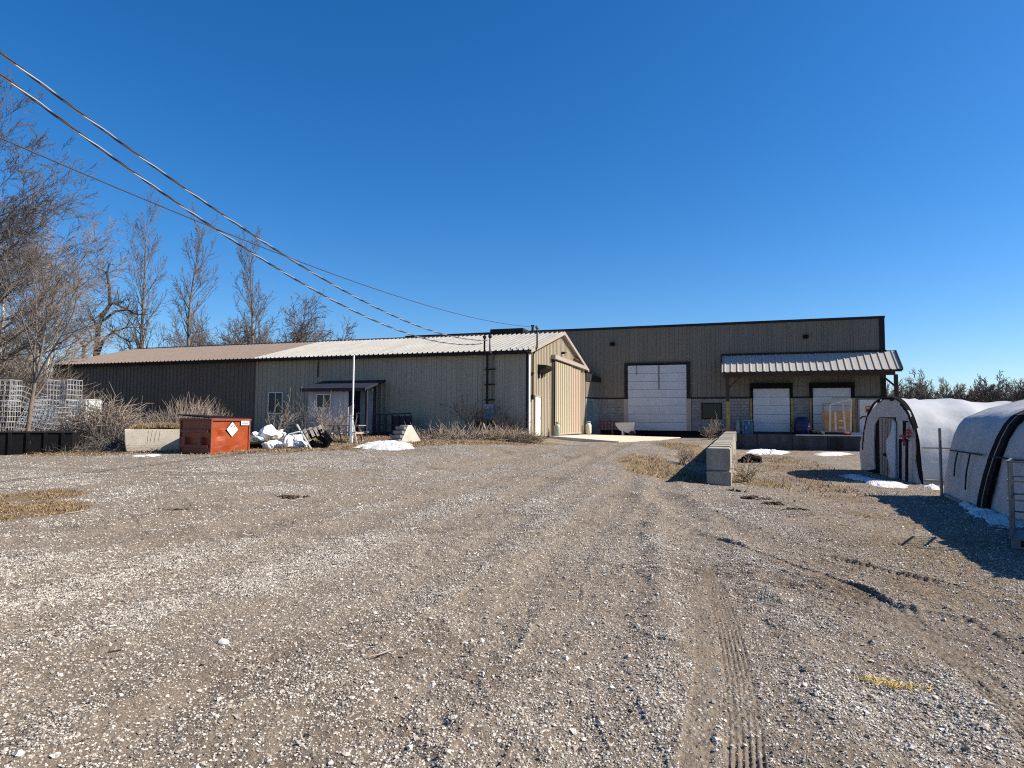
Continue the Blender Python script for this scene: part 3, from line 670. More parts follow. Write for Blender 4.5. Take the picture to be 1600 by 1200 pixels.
bx('entry_door', mat('grey_blue_panel', (.20, .25, .28), .5, .1), porch, pu1+.22, pur-.14, -1.0, -.94, .1, 2.6); bx('entry_wall', M['navy'], porch, pu1+.03, pur, -.93, -.88, -.4, 2.75)
# dark ramp and railing right of the porch
rp = thing('ramp_railing', 'dark navy painted ramp railing beside the porch, against the shed wall', 'railing', (*CA, ZA), TH)
u0, u1 = pur+.05, AF(642, 650, 1.2)[0]
for i in range(7):
    uu = u0+(u1-u0)*i/6; bx('baluster_post', M['navy'], rp, uu-.04, uu+.04, -1.24, -1.16, -.4, 1.1)
MB().bar((u0, -1.2, 1.12), (u1, -1.2, 1.2), .1, .07).build('top_rail', M['navy'], rp)
MB().bar((u0, -1.2, .55), (u1, -1.2, .6), .06, .08).build('mid_rail', M['navy'], rp)
bx('ramp_board', M['navy'], rp, u0, u1, -1.1, -.1, -.4, .18); bx('end_board', M['navy'], rp, u1-1.1, u1, -1.16, -1.13, .25, 1.05)

# ------------------------------------------------------------------ warehouse
WH = 7.29; WT = 2.25; WL = 34.0; WDEP = 30.0
wh = thing('warehouse', 'tall grey-brown metal warehouse with concrete block base and white overhead doors', 'warehouse', (*CW, ZW), TH)
u_d0, u_d1, DZ = -16.254, -11.984, 4.64
dd1 = (WF(1175, 640)[0], WF(1236, 640)[0], WF(1205, 607)[1]); dd2 = (WF(1268, 640)[0], WF(1332, 640)[0], WF(1300, 606)[1])
hz = [WF(1205, 599)[1], WF(1300, 598)[1]]
md = (WF(1343, 650)[0], WF(1381, 650)[0], WF(1360, 625)[1])
wn_ = (WF(1098, 640)[0], WF(1126, 640)[0], WF(1110, 653.5)[1], WF(1110, 631)[1])
MB().box(-WL+.1, -.1, .25, WDEP-.1, -1.2, WH-.2).build('wall_core', M['dark'], wh)
npn = int(WL/.9144)
full = sheet(.9144, WH, WT).mesh('wall_panel', M['greysiding'])
opens = [(u_d0, u_d1, DZ), (dd1[0], dd1[1], hz[0]), (dd2[0], dd2[1], hz[1])]
for i in range(npn):
    x = -.9144*(i+1); hit = [o for o in opens if x < o[1] and x+.9144 > o[0]]
    if not hit: ob('wall_panel', full, wh, (x, 0, 0)); continue
    o = hit[0]; fb = lambda t, x=x, o=o: o[2] if o[0]-1e-6 < x+t < o[1]+1e-6 else WT
    xs = [0, max(0, o[0]-x), min(.9144, o[1]-x), .9144]
    for a, b in zip(xs[:-1], xs[1:]):
        if b-a < .02: continue
        zb = o[2] if o[0] < x+(a+b)/2 < o[1] else WT
        sheet(b-a, WH, zb, x0=a).build('wall_panel', M['greysiding'], wh, loc=(x, 0, 0))
sidem = sheet(.9144, WH, WT).mesh('wall_panel', M['greysiding'])
for i in range(int(WDEP/.9144)): ob('wall_panel', sidem, wh, (0, .9144*i, 0), (0, 0, math.pi/2))
MB().box(-.25, .06, -.06, .12, 0, WH).build('corner_trim', M['dark'], wh)
MB().box(-WL, .08, -.1, .2, WH-.06, WH+.10).box(-.1, .1, .2, WDEP, WH-.06, WH+.10).build('parapet_cap', M['dark'], wh)
MB().box(-WL, 0, .2, WDEP, WH-.2, WH-.1).build('roof', M['galv'], wh)
# concrete block base: courses of blocks with recessed joints
def blocks(u0, u1, z0, z1, mb, off=0):
    k = 0; z = z0
    while z < z1-.02:
        zt = min(z+.2, z1); x = u0-(.2 if k % 2 else 0)
        while x < u1:
            a, b = max(x, u0), min(x+.4, u1)
            if b-a > .03: mb.box(a+.006, b-.006, -.05+rng.uniform(-.004, .004), .05, z+.006, zt-.006)
            x += .4
        z += .2; k += 1
cm = MB(); segs = [(-WL+12, u_d0-.18), (u_d1+.18, wn_[0]-.08), (wn_[1]+.08, dd1[0]-.14), (dd1[1]+.14, dd2[0]-.14), (dd2[1]+.14, md[0]-.1), (md[1]+.05, -.02)]
for a, b in segs: blocks(a, b, 0, WT-.05, cm)
blocks(wn_[0]-.08, wn_[1]+.08, 0, wn_[2]-.06, cm); blocks(wn_[0]-.08, wn_[1]+.08, wn_[3]+.06, WT-.05, cm); blocks(md[0]-.1, md[1]+.05, md[2]+.06, WT-.05, cm)
tag(cm.build('concrete_block_courses', M['cmu'], wh, fix=False), None, None, kind='stuff')
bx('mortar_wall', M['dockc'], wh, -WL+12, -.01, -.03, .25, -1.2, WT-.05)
for a, b in ((-WL+12, u_d0), (u_d1, dd1[0]), (dd1[1], dd2[0]), (dd2[1], 0)): bx('base_trim', M['dark'], wh, a, b, -.09, -.03, WT-.05, WT+.05)
bx('foundation', M['black'], wh, -WL+12, -9.2, -.12, -.03, -.9, -.02)
# big overhead door: eight sections
def overhead(u0, u1, z0, z1, n, y, parent, m='doorwhite', name='overhead_door'):
    hgt = (z1-z0)/n; root = None
    for i in range(n):
        o = MB().box(u0, u1, y-.05, y, z0+i*hgt+.006, z0+(i+1)*hgt-.016)
        for k in range(1, 3): o.box(u0+.02, u1-.02, y-.056, y-.05, z0+i*hgt+k*hgt/3-.02, z0+i*hgt+k*hgt/3-.005)
        o = o.build(name if root is None else 'door_section', M[m], root or parent, bevel=0)
        root = root or o
    bx('door_backing', M['dsteel'], root, u0, u1, y+.005, y+.02, z0, z1)
    return root
D1 = overhead(u_d0+.12, u_d1-.12, .0, DZ-.06, 8, -.04, wh)
um = (u_d0+u_d1)/2+.15; bx('operator_track', M['dsteel'], D1, um-.04, um+.04, -.13, -.10, DZ-1.75, DZ-.06); bx('operator_track', M['dsteel'], D1, u_d0+.72, u_d0+.76, -.13, -.10, DZ-.75, DZ-.06)
bx('door_frame', M['dark'], wh, u_d0-.12, u_d0+.08, -.14, .0, WT, DZ); bx('door_frame', M['dark'], wh, u_d1-.08, u_d1+.12, -.14, .0, WT, DZ); bx('door_frame', M['dark'], wh, u_d0-.12, u_d1+.12, -.15, .0, DZ, DZ+.12)
bx('door_jamb', M['rake'], wh, u_d0-.18, u_d0+.12, -.12, -.0, 0, WT-.05); bx('door_jamb', M['rake'], wh, u_d1-.12, u_d1+.18, -.12, .0, 0, WT-.05)
for (a, b, zt), h in ((dd1, hz[0]), (dd2, hz[1])):
    q = overhead(a+.08, b-.08, .0, zt, 5, -.04, wh)
    bx('dock_door_header', M['black'], wh, a-.1, b+.1, -.42, -.0, zt, h)
    bx('dock_door_frame', M['black'], wh, a-.1, a+.08, -.2, 0, WT-.02, zt); bx('dock_door_frame', M['black'], wh, b-.08, b+.1, -.2, 0, WT-.02, zt)
    bx('dock_guard_post', M['yellow'], wh, b-.02, b+.14, -.14, .0, .0, WT-.05); bx('dock_guard_post', M['yellow'], wh, a-.12, a-.0, -.12, .0, .0, WT-.05)
window(wh, wn_[0], wn_[1], wn_[2], wn_[3], -.02, 'dark', False)
pd_ = bx('personnel_door', M['white'], wh, md[0], md[1], -.08, -.03, 0, md[2], .006)
bx('door_frame', M['rake'], pd_, md[0]-.09, md[0], -.1, -.02, 0, md[2]+.05); bx('door_frame', M['rake'], pd_, md[0]-.09, md[1]+.05, -.1, -.02, md[2]+.001, md[2]+.06)
a, b = WF(1352, 645), WF(1364, 634); bx('orange_notice', M['orange'], pd_, a[0], b[0], -.095, -.082, a[1], b[1]); bx('notice_band', M['dark'], pd_, a[0]+.05, b[0]-.04, -.099, -.096, a[1]+.12, a[1]+.2); bx('notice_band', M['cream'], pd_, a[0]+.05, b[0]-.1, -.099, -.096, a[1]+.28, a[1]+.34)
a = WF(1349, 652); MB().tube([(a[0]-.2, -.1, a[1]-.1), (a[0]-.05, -.16, a[1]+.06), (a[0]+.15, -.16, a[1]+.02), (a[0]+.22, -.1, a[1]-.12)], .035, 6).build('pull_handle', M['black'], pd_)
for px, py in ((957.5, 538), (1258.5, 526.5)):
    a = WF(px, py); MB().box(a[0]-.16, a[0]+.16, -.3, -.03, a[1]-.12, a[1]+.12).build('wall_light', M['black'], wh, bevel=.03)
# canopy over the dock
cy, cz0, cz1, cu0, cu1 = -1.75, 3.86, 5.14, -9.74, .62
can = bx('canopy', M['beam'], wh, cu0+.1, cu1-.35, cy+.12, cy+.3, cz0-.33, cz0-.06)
ca = math.atan2(cz1-cz0, -cy); cs = (cz1-cz0)/math.sin(ca)
ncp = 26; cw = (cu1-cu0)/ncp; cme = sheet(cw, cs, rib=cw, h=.045).mesh('canopy_roof_panel', mat('canopy_roofing', (.42, .39, .345), .5, .06, 2.0, streak=3))
for i in range(ncp): ob('canopy_roof_panel', cme, can, (cu0+i*cw, cy, cz0), (-(math.pi/2-ca), 0, 0))
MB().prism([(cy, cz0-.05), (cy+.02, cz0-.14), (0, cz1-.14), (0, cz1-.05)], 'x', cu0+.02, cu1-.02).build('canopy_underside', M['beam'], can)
MB().bar((cu1+.02, cy, cz0), (cu1+.02, 0, cz1), .05, .18).build('canopy_end_trim', M['dark'], can); MB().bar((cu0-.02, cy, cz0), (cu0-.02, 0, cz1), .05, .18).build('canopy_end_trim', M['dark'], can)
bx('canopy_flashing', M['dark'], can, cu0-.04, cu1-.5, -.12, -.03, cz1-.03, cz1+.09)
bx('canopy_ledger', M['dark'], can, cu1-.65, cu1+.05, .0, .12, cz1-.1, cz1+.05)
for ux in (WF(1137.5, 640, 1.5)[0], WF(1401, 640, 1.5)[0]):
    y0 = cy+.12; pz_ = 1.95
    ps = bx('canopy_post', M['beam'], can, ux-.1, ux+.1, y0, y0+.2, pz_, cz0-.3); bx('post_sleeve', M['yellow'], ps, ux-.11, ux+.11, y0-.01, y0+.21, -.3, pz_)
    sg = 1 if ux < -5 else -1
    MB().bar((ux, y0+.1, cz0-1.05), (ux+sg*.8, y0+.1, cz0-.3), .1).build('canopy_brace', M['beam'], can)
# link between shed and warehouse
lk = thing('link_wall', 'narrow shaded link wall joining the shed gable to the warehouse', 'wall', (*CW, ZW), TH)
def PL(px, py): return loc(PH(px, py, wW(-18.25, 0), Dv), CW, ZW)
a0, a1 = np.array([-18.80, -1.80]), np.array([-18.15, -.06])
def slabseg(name, p, q, z0, z1a, z1b, m, t=.06):
    nn = np.array([q[1]-p[1], -(q[0]-p[0])]); nn = nn/np.hypot(*nn)*t
    V = [(*p, z0), (*q, z0), (*(q+nn*-1), z0), (*(p-nn), z0), (*p, z1a), (*q, z1b), (*(q-nn), z1b), (*(p-nn), z1a)]
    return MB().add(V, [(0,1,5,4),(1,2,6,5),(2,3,7,6),(3,0,4,7),(4,5,6,7),(0,3,2,1)]).build(name, m, lk)
slabseg('upper_panel', a0, a1, WT+.06, 3.75, 3.42, M['greysiding']); slabseg('lower_panel', a0, a1, -.5, WT-.06, WT-.06, M['cmu'])
slabseg('base_trim', a0, a1, WT-.06, WT+.06, WT+.06, M['dark'], .09); slabseg('roof_edge', a0+np.array([.05, 0]), a1+np.array([.1, 0]), 3.30, 3.9, 3.6, M['dark'], .12).location.z = .12
q = a0+(a1-a0)*.45; slabseg('door_panel', a0+(a1-a0)*.12+np.array([.05, -.02]), q+np.array([.05, -.02]), -.4, 2.0, 2.0, M['teal'], .05)
# loading dock
dk = thing('loading_dock', 'raised dark concrete loading dock along the warehouse under the canopy', 'dock', (*CW, ZW), TH)
du0 = -9.6; ndk = 5; dw = (.4-du0)/ndk
for i in range(ndk):
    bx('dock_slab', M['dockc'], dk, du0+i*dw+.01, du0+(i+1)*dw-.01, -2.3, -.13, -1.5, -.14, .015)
bx('dock_edge_angle', M['steel'], dk, du0+4.2, .4, -2.33, -2.3, -.2, -.135)
for px in (1303, 1311): 
    a = WF(px, 690, 2.4)[0]; bx('dock_bumper', M['rubber'], dk, a-.2, a+.2, -2.45, -2.31, -1.0, -.35, .02)

# concrete apron in front of the gable
ap = [wA(.2, 3.2), wA(4.0, 3.6), wA(5.6, 6.5), wA(6.6, 11.5), wA(.2, 13.6)]
mb = MB(); tz = [.86, None, None, None, .80]
zs = [max(gz(*p)+.05, 0) if t is None else t for p, t in zip(ap, tz)]
mb.add([(*p, z) for p, z in zip(ap, zs)]+[(*p, z-.5) for p, z in zip(ap, zs)], [(0,1,2),(0,2,3),(0,3,4)]+[(i, i+5, (i+1) % 5+5, (i+1) % 5) for i in range(5)]+[(7,6,5),(8,7,5),(9,8,5)])
tag(mb.build('concrete_apron', M['slab']), None, None, kind='structure')

# ------------------------------------------------------------------ retaining wall of concrete blocks
rw_ = thing('retaining_wall', 'two-course concrete block retaining wall running up to the dock, top in sun', 'retaining wall', (*wW(-9.52, -27.8), -.28), TH)
bl = 1.52; bmesh_ = MB().box(0, .62, .008, bl-.008, 0, .605).build('concrete_block', M['conc'], rw_, bevel=.025)
me_bl = bmesh_.data; rs = random.Random(4); first = True
for k in range(16):
    for c in range(2):
        o = bmesh_ if first else ob('concrete_block', me_bl, rw_); first = False
        o.location = (rs.uniform(-.015, .015)+(.035 if c == 0 else 0)*0, k*bl+(0 if c else -.02)-.04*(1-c), c*.612+k*.0138); o.rotation_euler = (.006*rs.uniform(-1, 1), 0, rs.uniform(-.006, .006))
        if k == 0 and c == 0: o.scale = (1.02, 1, 1)
bs = MB().box(.03, .59, .05, 15.9*bl, -.6, .01).build('footing', M['dockc'], rw_)

# ------------------------------------------------------------------ plastic tunnels on the right
def film(name, m, prof, stations, parent, sag=0., seed=0, smooth=True, th=None):
    """loft an arch profile [(s,z)] along stations [(axis offset, dz, bulge)]"""
    n = len(prof); V = []; F = []
    for k, (t, dz, bg_) in enumerate(stations):
        for i, (s, z) in enumerate(prof):
            nzv = (fbm(np.array([t*1.7+seed]), np.array([i*.55+seed*2]), seed, 3)[0]-.5)*sag
            mid = (prof[0][0]+prof[-1][0])/2; ds = (s-mid)
            nzv += (fbm(np.array([t*4.3+i*.9+seed]), np.array([i*.9-t*1.5]), seed+3, 2)[0]-.5)*sag*.55
            V.append((t, s+ds*bg_*.35+nzv*.6*(1 if ds > 0 else -1), max(z*(1+bg_)+dz*(z/2.5)+nzv*(z > .05), 0)))
    for k in range(len(stations)-1):
        for i in range(n-1): a = k*n+i; F.append((a, a+1, a+n+1, a+n))
    mb = MB(); mb.v = V; mb.f = F; o = mb.build(name, m, parent, smooth=smooth); return o
def arch(wd, H, e=2.5, n=28):
    out = []
    for i in range(n+1):
        a = math.pi*i/n; c, s_ = math.cos(a), math.sin(a)
        out.append((wd/2-wd/2*math.copysign(abs(c)**(2/e), c), H*abs(s_)**(2/e)))
    return out
# first tunnel: arched end wall with a door, faces the yard
q0 = G(1443, 757)[:2]; q1 = G(1351, 735)[:2]; bdir = (q1-q0)/np.hypot(*(q1-q0)); wd1 = float(np.hypot(*(q1-q0))); adir = np.array([bdir[1], -bdir[0]])
rz1 = math.atan2(adir[1], adir[0]); H1 = float(PH(1397, 619.5, q0, adir)[2]+.1)
t1 = thing('plastic_tunnel', 'white plastic tunnel with arched end wall and wooden door', 'tunnel', (*q0, -.1), rz1, 'plastic growing tunnels')
def T1(px, py):      # -> (s, z) on the end wall
    P = PH(px, py, q0, adir); return float((P[:2]-q0)@bdir), float(P[2]+.1)
pf1 = arch(wd1, H1)
st = []
L1 = 16.0
for k in range(97):
    t = L1*k/96; ph = (t % 1.6)/1.6; st.append((t, -.04*t*(t < 4)-.16*(t >= 4), -.022*math.sin(math.pi*ph)+(.016*math.exp(-((t-1.75)/.22)**2))))
film('film_cover', M['sheet'], pf1, st, t1, .085, 5)
for k in range(0, 11):
    b = MB(); fz = .955-(.04*k*1.6 if k*1.6 < 4 else .16)/2.5; b.tube([(k*1.6, wd1/2+(s-wd1/2)*.96, z*fz) for s, z in pf1], .02, 5); b.build('hoop', M['dsteel'], t1)
for zz in (1.05, .12):
    b = MB(); ss = [s for s, z in pf1[:10]]; si = float(np.interp(zz, [z for s, z in pf1[:12]], [s for s, z in pf1[:12]]))
    b.tube([(.02, si-.05, zz), (L1, si-.05, zz)], .022 if zz > .5 else .03, 5).build('side_rail', M['dsteel'] if zz > .5 else M['wood'], t1)
# end wall: pieces traced in the end plane, each with its own thickness
def endpiece(name, m, pts, x0, x1, parent, fn=T1):
    pl = [fn(*p) for p in pts]; pl = [(s, max(z, .0)) for s, z in pl]; return MB().prism(pl, 'x', x0, x1).build(name, m, parent)
endpiece('end_wall_dark', M['black'], [(1443,758),(1440,725),(1437,690),(1431,664),(1421,643),(1409,626),(1396,619.5),(1382,622),(1370,633),(1361,648),(1355,668),(1350,700),(1349,736)], -.03, 0, t1)
endpiece('end_tarp', M['tarp'], [(1349,736),(1346.5,708),(1347.5,690),(1352,676),(1355,660),(1360,650),(1366,640),(1376,630),(1384,624.5),(1395,624.5),(1406,623.5),(1413,629),(1419,637),(1425,645),(1428,655),(1427,663),(1429,672),(1433,678),(1430,664),(1405,652),(1377,652),(1370,664),(1369,690),(1369.5,720),(1370.5,733),(1360,735)], -.075, -.035, t1)
endpiece('end_tarp', M['tarp'], [(1404.5,652),(1430,664),(1433,680),(1434,700),(1433.5,720),(1438,745),(1443,760),(1432,762),(1427,757),(1404,752),(1403,690)], -.078, -.036, t1)
dd_ = endpiece('end_door', M['wood'], [(1378.5,653),(1402,654),(1398,680),(1392,700),(1396,735),(1394,748),(1380,741)], -.10, -.04, t1)
for k in range(5):
    x = 1379.5+k*4.6; y1 = 741+k*1.6
    endpiece('door_plank_joint', M['beam'], [(x+3.9,654),(x+4.5,654),(x+4.3-k*.4,y1),(x+3.7-k*.4,y1)], -.106, -.101, dd_)
endpiece('door_latch', M['black'], [(1387,708),(1391,708),(1391,713),(1387,713)], -.14, -.10, dd_)
endpiece('tarp_flap', M['tarpb'], [(1403,656),(1406,660),(1407,750),(1396,752),(1399,735),(1393,710),(1392,688),(1399,678)], -.15, -.105, t1)
for a, b, c, d, mm in ((1411,1415.5,686,752,'black'),(1421.5,1425.5,688,756,'black'),(1416,1421,690,756,'pink'),(1417,1423,658,688,'black'),(1414.5,1417,657,686,'pink'),(1423,1425,660,686,'pink'),(1426.5,1431,690,758,'pink')):
    endpiece('wall_board', M[mm], [(a,c),(b,c),(b,d),(a,d)], -.12, -.08, t1)
endpiece('cross_board', M['red'], [(1413,680),(1428,681),(1428,684),(1413,683)], -.145, -.122, t1); endpiece('cross_board', M['red'], [(1418.5,684),(1421,684),(1420.5,697),(1419,697)], -.147, -.121, t1)
fl = T1(1430.5, 678); b = MB()
for k in range(7):
    a = k*.9; b.add([(-.15, fl[0], fl[1]), (-.2, fl[0]+.3*math.cos(a), fl[1]+.16*math.sin(a)), (-.17, fl[0]+.3*math.cos(a+.5), fl[1]+.16*math.sin(a+.5))], [(0,1,2)])
b.build('cloth_rosette', M['red'], t1)
rg = MB(); rr_ = random.Random(3)
for i in range(5, len(pf1)-3):
    s, z = pf1[i]; s2, z2 = pf1[i+1]; k = rr_.uniform(.012, .055)
    rg.add([(-.09, s, z), (-.09, s2, z2), (-.10, s2+(wd1/2-s2)*k, z2*(1-k)), (-.10, s+(wd1/2-s)*k*.6, z*(1-k*.8)), (.03, s, z+.03), (.03, s2, z2+.03)], [(0,1,2,3), (0,4,5,1)])
rg.build('ragged_edge', M['black'], t1)

# second tunnel, long side toward the yard
o2 = G(1475, 775)[:2]; a2 = np.array([-.381, -.925]); s2v = np.array([.925, -.381])
t2 = thing('plastic_tunnel', 'shaded tarp-covered tunnel nearest the right edge, with dark rib', 'tunnel', (*o2, -.1), math.atan2(a2[1], a2[0]), 'plastic growing tunnels')
half = [(0,0),(.03,.35),(.08,.7),(.16,1.1),(.26,1.45),(.36,1.7),(.48,1.86),(.68,1.97),(.95,2.08),(1.3,2.22),(1.75,2.36),(2.25,2.46),(2.8,2.5)]
pf2 = half+[(5.6-s, z) for s, z in reversed(half[:-1])]
st2 = [(9.5*k/70, 0, -.012*math.sin(math.pi*((9.5*k/70) % 1.5)/1.5)) for k in range(71)]
film('tarp_cover', M['tarp'], pf2, st2, t2, .11, 9)
MB().prism([(s, z) for s, z in pf2], 'x', .02, .05).build('end_wall', M['tarp'], t2)
for t, wd_, mm, nm in ((2.92, .27, 'black', 'dark_rib'), (3.21, .05, 'wood', 'rib_batten'), (3.28, .27, 'black', 'dark_rib'), (6.6, .2, 'beam', 'dark_rib')):
    b = MB()
    for i in range(len(pf2)-1):
        (s, z), (sn, zn) = pf2[i], pf2[i+1]; o_ = .05
        nx, nz_ = -(zn-z), (sn-s); l_ = math.hypot(nx, nz_); nx, nz_ = nx/l_*o_, nz_/l_*o_
        t0, t1_ = t+.32*min(z, 1.8), t+.32*min(zn, 1.8)
        b.add([(t0, s+nx, z+nz_), (t0+wd_, s+nx, z+nz_), (t1_+wd_, sn+nx, zn+nz_), (t1_, sn+nx, zn+nz_), (t0, s, z), (t0+wd_, s, z), (t1_+wd_, sn, zn), (t1_, sn, zn)], [(0,1,2,3),(0,3,7,4),(1,5,6,2)])
    b.build(nm, M[mm], t2)
si = .16; b = MB().tube([(.3, si-.07, 1.12), (2.9, si-.07, 1.12)], .018, 5).build('side_rail', M['dark'], t2)
b = MB().tube([(3.7, si-.07, 1.12), (9.4, si-.07, 1.12)], .018, 5).build('side_rail', M['dark'], t2)
for t, z0, z1 in ((.95, .55, 1.1), (2.0, .35, 1.1)):
    f = lambda z: float(np.interp(z, [p[1] for p in half], [p[0] for p in half]))
    MB().tube([(t+.05, f(z0)-.05, z0), (t, f((z0+z1)/2)-.06, (z0+z1)/2), (t, f(z1)-.06, z1)], .016, 5).build('tie_strap', M['dark'], t2)
MB().tube([(0, -.05, .06), (9.4, -.05, .06)], .035, 5).build('base_pole', M['wood'], t2)
# steel post between the tunnels
c = G(1472, 777); ptop = PH(1474.5, 669, c[:2], np.array([0, 1.]))[2]
MB_ = MB().bar((0, 0, -.2), (0, 0, ptop-c[2]), .035, .035).bar((0, .03, -.2), (0, .03, ptop-c[2]), .012, .05)
tag(MB_.build('fence_post', M['dsteel'], loc=c), 'thin dark steel fence post standing between the two tunnels', 'post')

# ------------------------------------------------------------------ wire tote cages
def bent_cage():
    c_ = MB(); X, Y, Z = 1.2, 1.0, 1.0
    for k in range(6):
        x = X*k/5
        for y in (0, Y): c_.bar((x, y, 0), (x, y, Z), .018)
    for k in range(1, 5):
        y = Y*k/5
        for x in (0, X): c_.bar((x, y, 0), (x, y, Z), .018)
    for k in range(5):
        z = Z*k/4; e = .012
        for y in (-e, Y+e): c_.bar((0, y, z), (X, y, z), .022)
        for x in (-e, X+e): c_.bar((x, 0, z), (x, Y, z), .022)
    return c_.mesh('cage', M['steel'])
CAGE = bent_cage()
PALL = MB().box(0, 1.2, 0, .1, 0, .03).box(0, 1.2, .45, .55, 0, .03).box(0, 1.2, .9, 1.0, 0, .03).box(0, .1, 0, 1, .03, .11).box(.55, .65, 0, 1, .03, .11).box(1.1, 1.2, 0, 1, .03, .11).box(0, 1.2, 0, 1, .11, .13).mesh('pallet_base', M['dsteel'])
_b = MB().box(.05, 1.15, .05, .95, .01, .95).build('bottle', M['bottle'], bevel=.06); BOT = _b.data; C.objects.unlink(_b); bpy.data.objects.remove(_b)
def tote(P, rz, label, bottle=False, base=True, tilt=(0, 0), sc_=1.0):
    t = thing('tote_cage', label, 'cage', P, group='wire tote cages', rot=(tilt[0], tilt[1], rz)); h = .13 if base else 0
    ob('cage', CAGE, t, (0, 0, h)).scale = (sc_, sc_, sc_)
    if base: ob('pallet_base', PALL, t)
    if bottle: ob('bottle', BOT, t, (0, 0, h))
    return t
def onray(px, py, dep): return AD(px, py, dep)
zc = lambda p: gz(p[0], p[1])
def stack(px, dep, rz, labs, bottles, shift=(0, 0, 0)):
    p = AD(px, 640, dep); z = zc(p)
    for k, lb in enumerate(labs):
        tote((p[0]+shift[k], p[1]+.03*k, z if k == 0 else z+.12+.94*k), rz+.03*k, lb, bottles[k], k == 0, sc_=.92)
stack(66, 29.5, TH*.4, ['bottom wire tote cage of the stack against the dark end of the shed', 'middle wire tote cage of the stack against the dark end of the shed', 'topmost empty wire tote cage, against the dark end of the shed'], (True, False, False))
stack(101, 30.2, TH*.4-.1, ['bottom wire tote cage half behind the brush pile', 'upper wire tote cage with white tank, half behind the brush pile'], (False, True))
stack(-32, 28.5, .12, ['bottom wire tote cage at the left edge of the photo', 'middle wire tote cage at the left edge of the photo', 'top wire tote cage at the left edge of the photo'], (False, False, False))
p4 = AD(8, 600, 29.8); tote((p4[0], p4[1], zc(p4)+1.75), .2, 'tilted wire tote cage, highest of those left of the small tree', False, False, (.1, .42), .92)
p5 = AD(30, 640, 29.2); tote((p5[0], p5[1], zc(p5)+1.05), .1, 'tilted wire tote cage, middle of those left of the small tree', False, False, (-.1, .33), .92)
p7 = AD(22, 640, 28.4); tote((p7[0], p7[1], zc(p7)+.3), .1, 'tilted wire tote cage, lowest of those left of the small tree', False, False, (-.05, .2), .92)
p6 = AD(52, 640, 28.2); tote((p6[0]-.2, p6[1], zc(p6)+1.1), -.1, 'crumpled wire tote cage just right of the small tree trunk', False, False, (.05, .30), .92)
# a milky tank lying below them
for px, py, dp, s, lb in ((74, 672, 27.2, (.8, .45, .36), 'squashed white plastic tank lying right of the small tree trunk'), (10, 668, 27.0, (.7, .4, .3), 'squashed white plastic tank lying at the left edge')):
    p = AD(px, py, dp); me = lump(int(px)+3, s, .25, 3); me.materials.append(M['bottle']); o = ob('plastic_tank', me, loc=(p[0], p[1], zc(p)+s[2]*.8)); sm(o); tag(o, lb, 'tank')
p = G(1580, 857); CAGE = CAGE.copy(); CAGE.materials[0] = M['steel_shade']; tote((p[0], p[1], zc(p)), -.70, 'wire tote cage at the right edge beside the shaded tunnel', False, True)
# long low box at the left, its black colour stands in for shadow
p = G(-30, 712); q = G(112, 707); bl_ = float(np.hypot(*(q-p)[:2])); th_ = math.atan2(q[1]-p[1], q[0]-p[0])
bn = thing('low_shadow_box', 'long low box below the tote cages, its black colour standing in for shadow', 'bin', (p[0], p[1], zc(p)-.05), th_)
bx('front_panel', M['black'], bn, 0, bl_, 0, .06, .0, .88); bx('end_panel', M['black'], bn, bl_-.06, bl_, .06, 1.5, .0, .86); bx('end_panel', M['black'], bn, 0, .06, .06, 1.5, 0, .86); bx('rear_panel', M['black'], bn, .06, bl_-.06, 1.44, 1.5, 0, .86)
bx('floor_panel', M['black'], bn, .06, bl_-.06, .06, 1.44, .05, .12); bx('top_lip', M['dark'], bn, -.03, bl_+.03, -.04, .08, .88, .93)
for k in range(5): bx('stiffener', M['black'], bn, .3+k*(bl_-.6)/4-.05, .3+k*(bl_-.6)/4+.05, -.05, 0, 0, .88)

# ------------------------------------------------------------------ dumpster, concrete tub
p = G(329, 709.5); q = G(388, 703.5); fx = (q-p)[:2]; fl_ = float(np.hypot(*fx)); tz_ = math.atan2(fx[1], fx[0])
ds = thing('dumpster', 'orange-red steel dumpster with black lid and white diamond sign', 'dumpster', (p[0], p[1], zc(p)-.03), tz_)
# local x along the lit face to the right/back, local y to the left/back
dw_, dl_, dh_ = fl_, 1.62, 1.22
W_ = MB(); W_.add([(0,0,0),(dw_,0,0),(dw_,dl_,0),(0,dl_,0),(0,0,dh_),(dw_,0,dh_),(dw_,dl_,dh_),(0,dl_,dh_)], [(0,1,5,4),(1,2,6,5),(2,3,7,6),(3,0,4,7),(0,3,2,1),(4,5,6,7)])
bd = W_.build('body', M['rust'], ds)
bm = bmesh.new(); bm.from_mesh(bd.data); bmesh.ops.subdivide_edges(bm, edges=bm.edges, cuts=14, use_grid_fill=True)
for v in bm.verts:
    if .02 < v.co.y: k = 0
    nzv = fbm(np.array([v.co.x*3+v.co.y*2]), np.array([v.co.z*3]), 77, 3)[0]-.5
    edge = min(v.co.x, dw_-v.co.x, 9)+1e-3; ez = min(v.co.z, dh_-v.co.z)
    if abs(v.co.y) < .01: v.co.y += .09*nzv*min(1, edge*4)*min(1, ez*4)-0.035*math.exp(-((v.co.x-.28)/.16)**2-((v.co.z-.6)/.3)**2)*-1
bm.to_mesh(bd.data); bm.free()
for x in (.0, dw_): bx('corner_post', M['rustd'], ds, x-.035, x+.035, -.035, .03, .0, dh_)
bx('corner_post', M['rustd'], ds, -.035, .03, dl_-.03, dl_+.03, 0, dh_)
MB().box(-.06, dw_+.06, -.06, .0, dh_, dh_+.09).box(-.06, .0, .0, dl_+.06, dh_, dh_+.09).box(dw_, dw_+.06, .0, dl_+.06, dh_, dh_+.09).build('top_rim', M['rustd'], ds, bevel=.012)
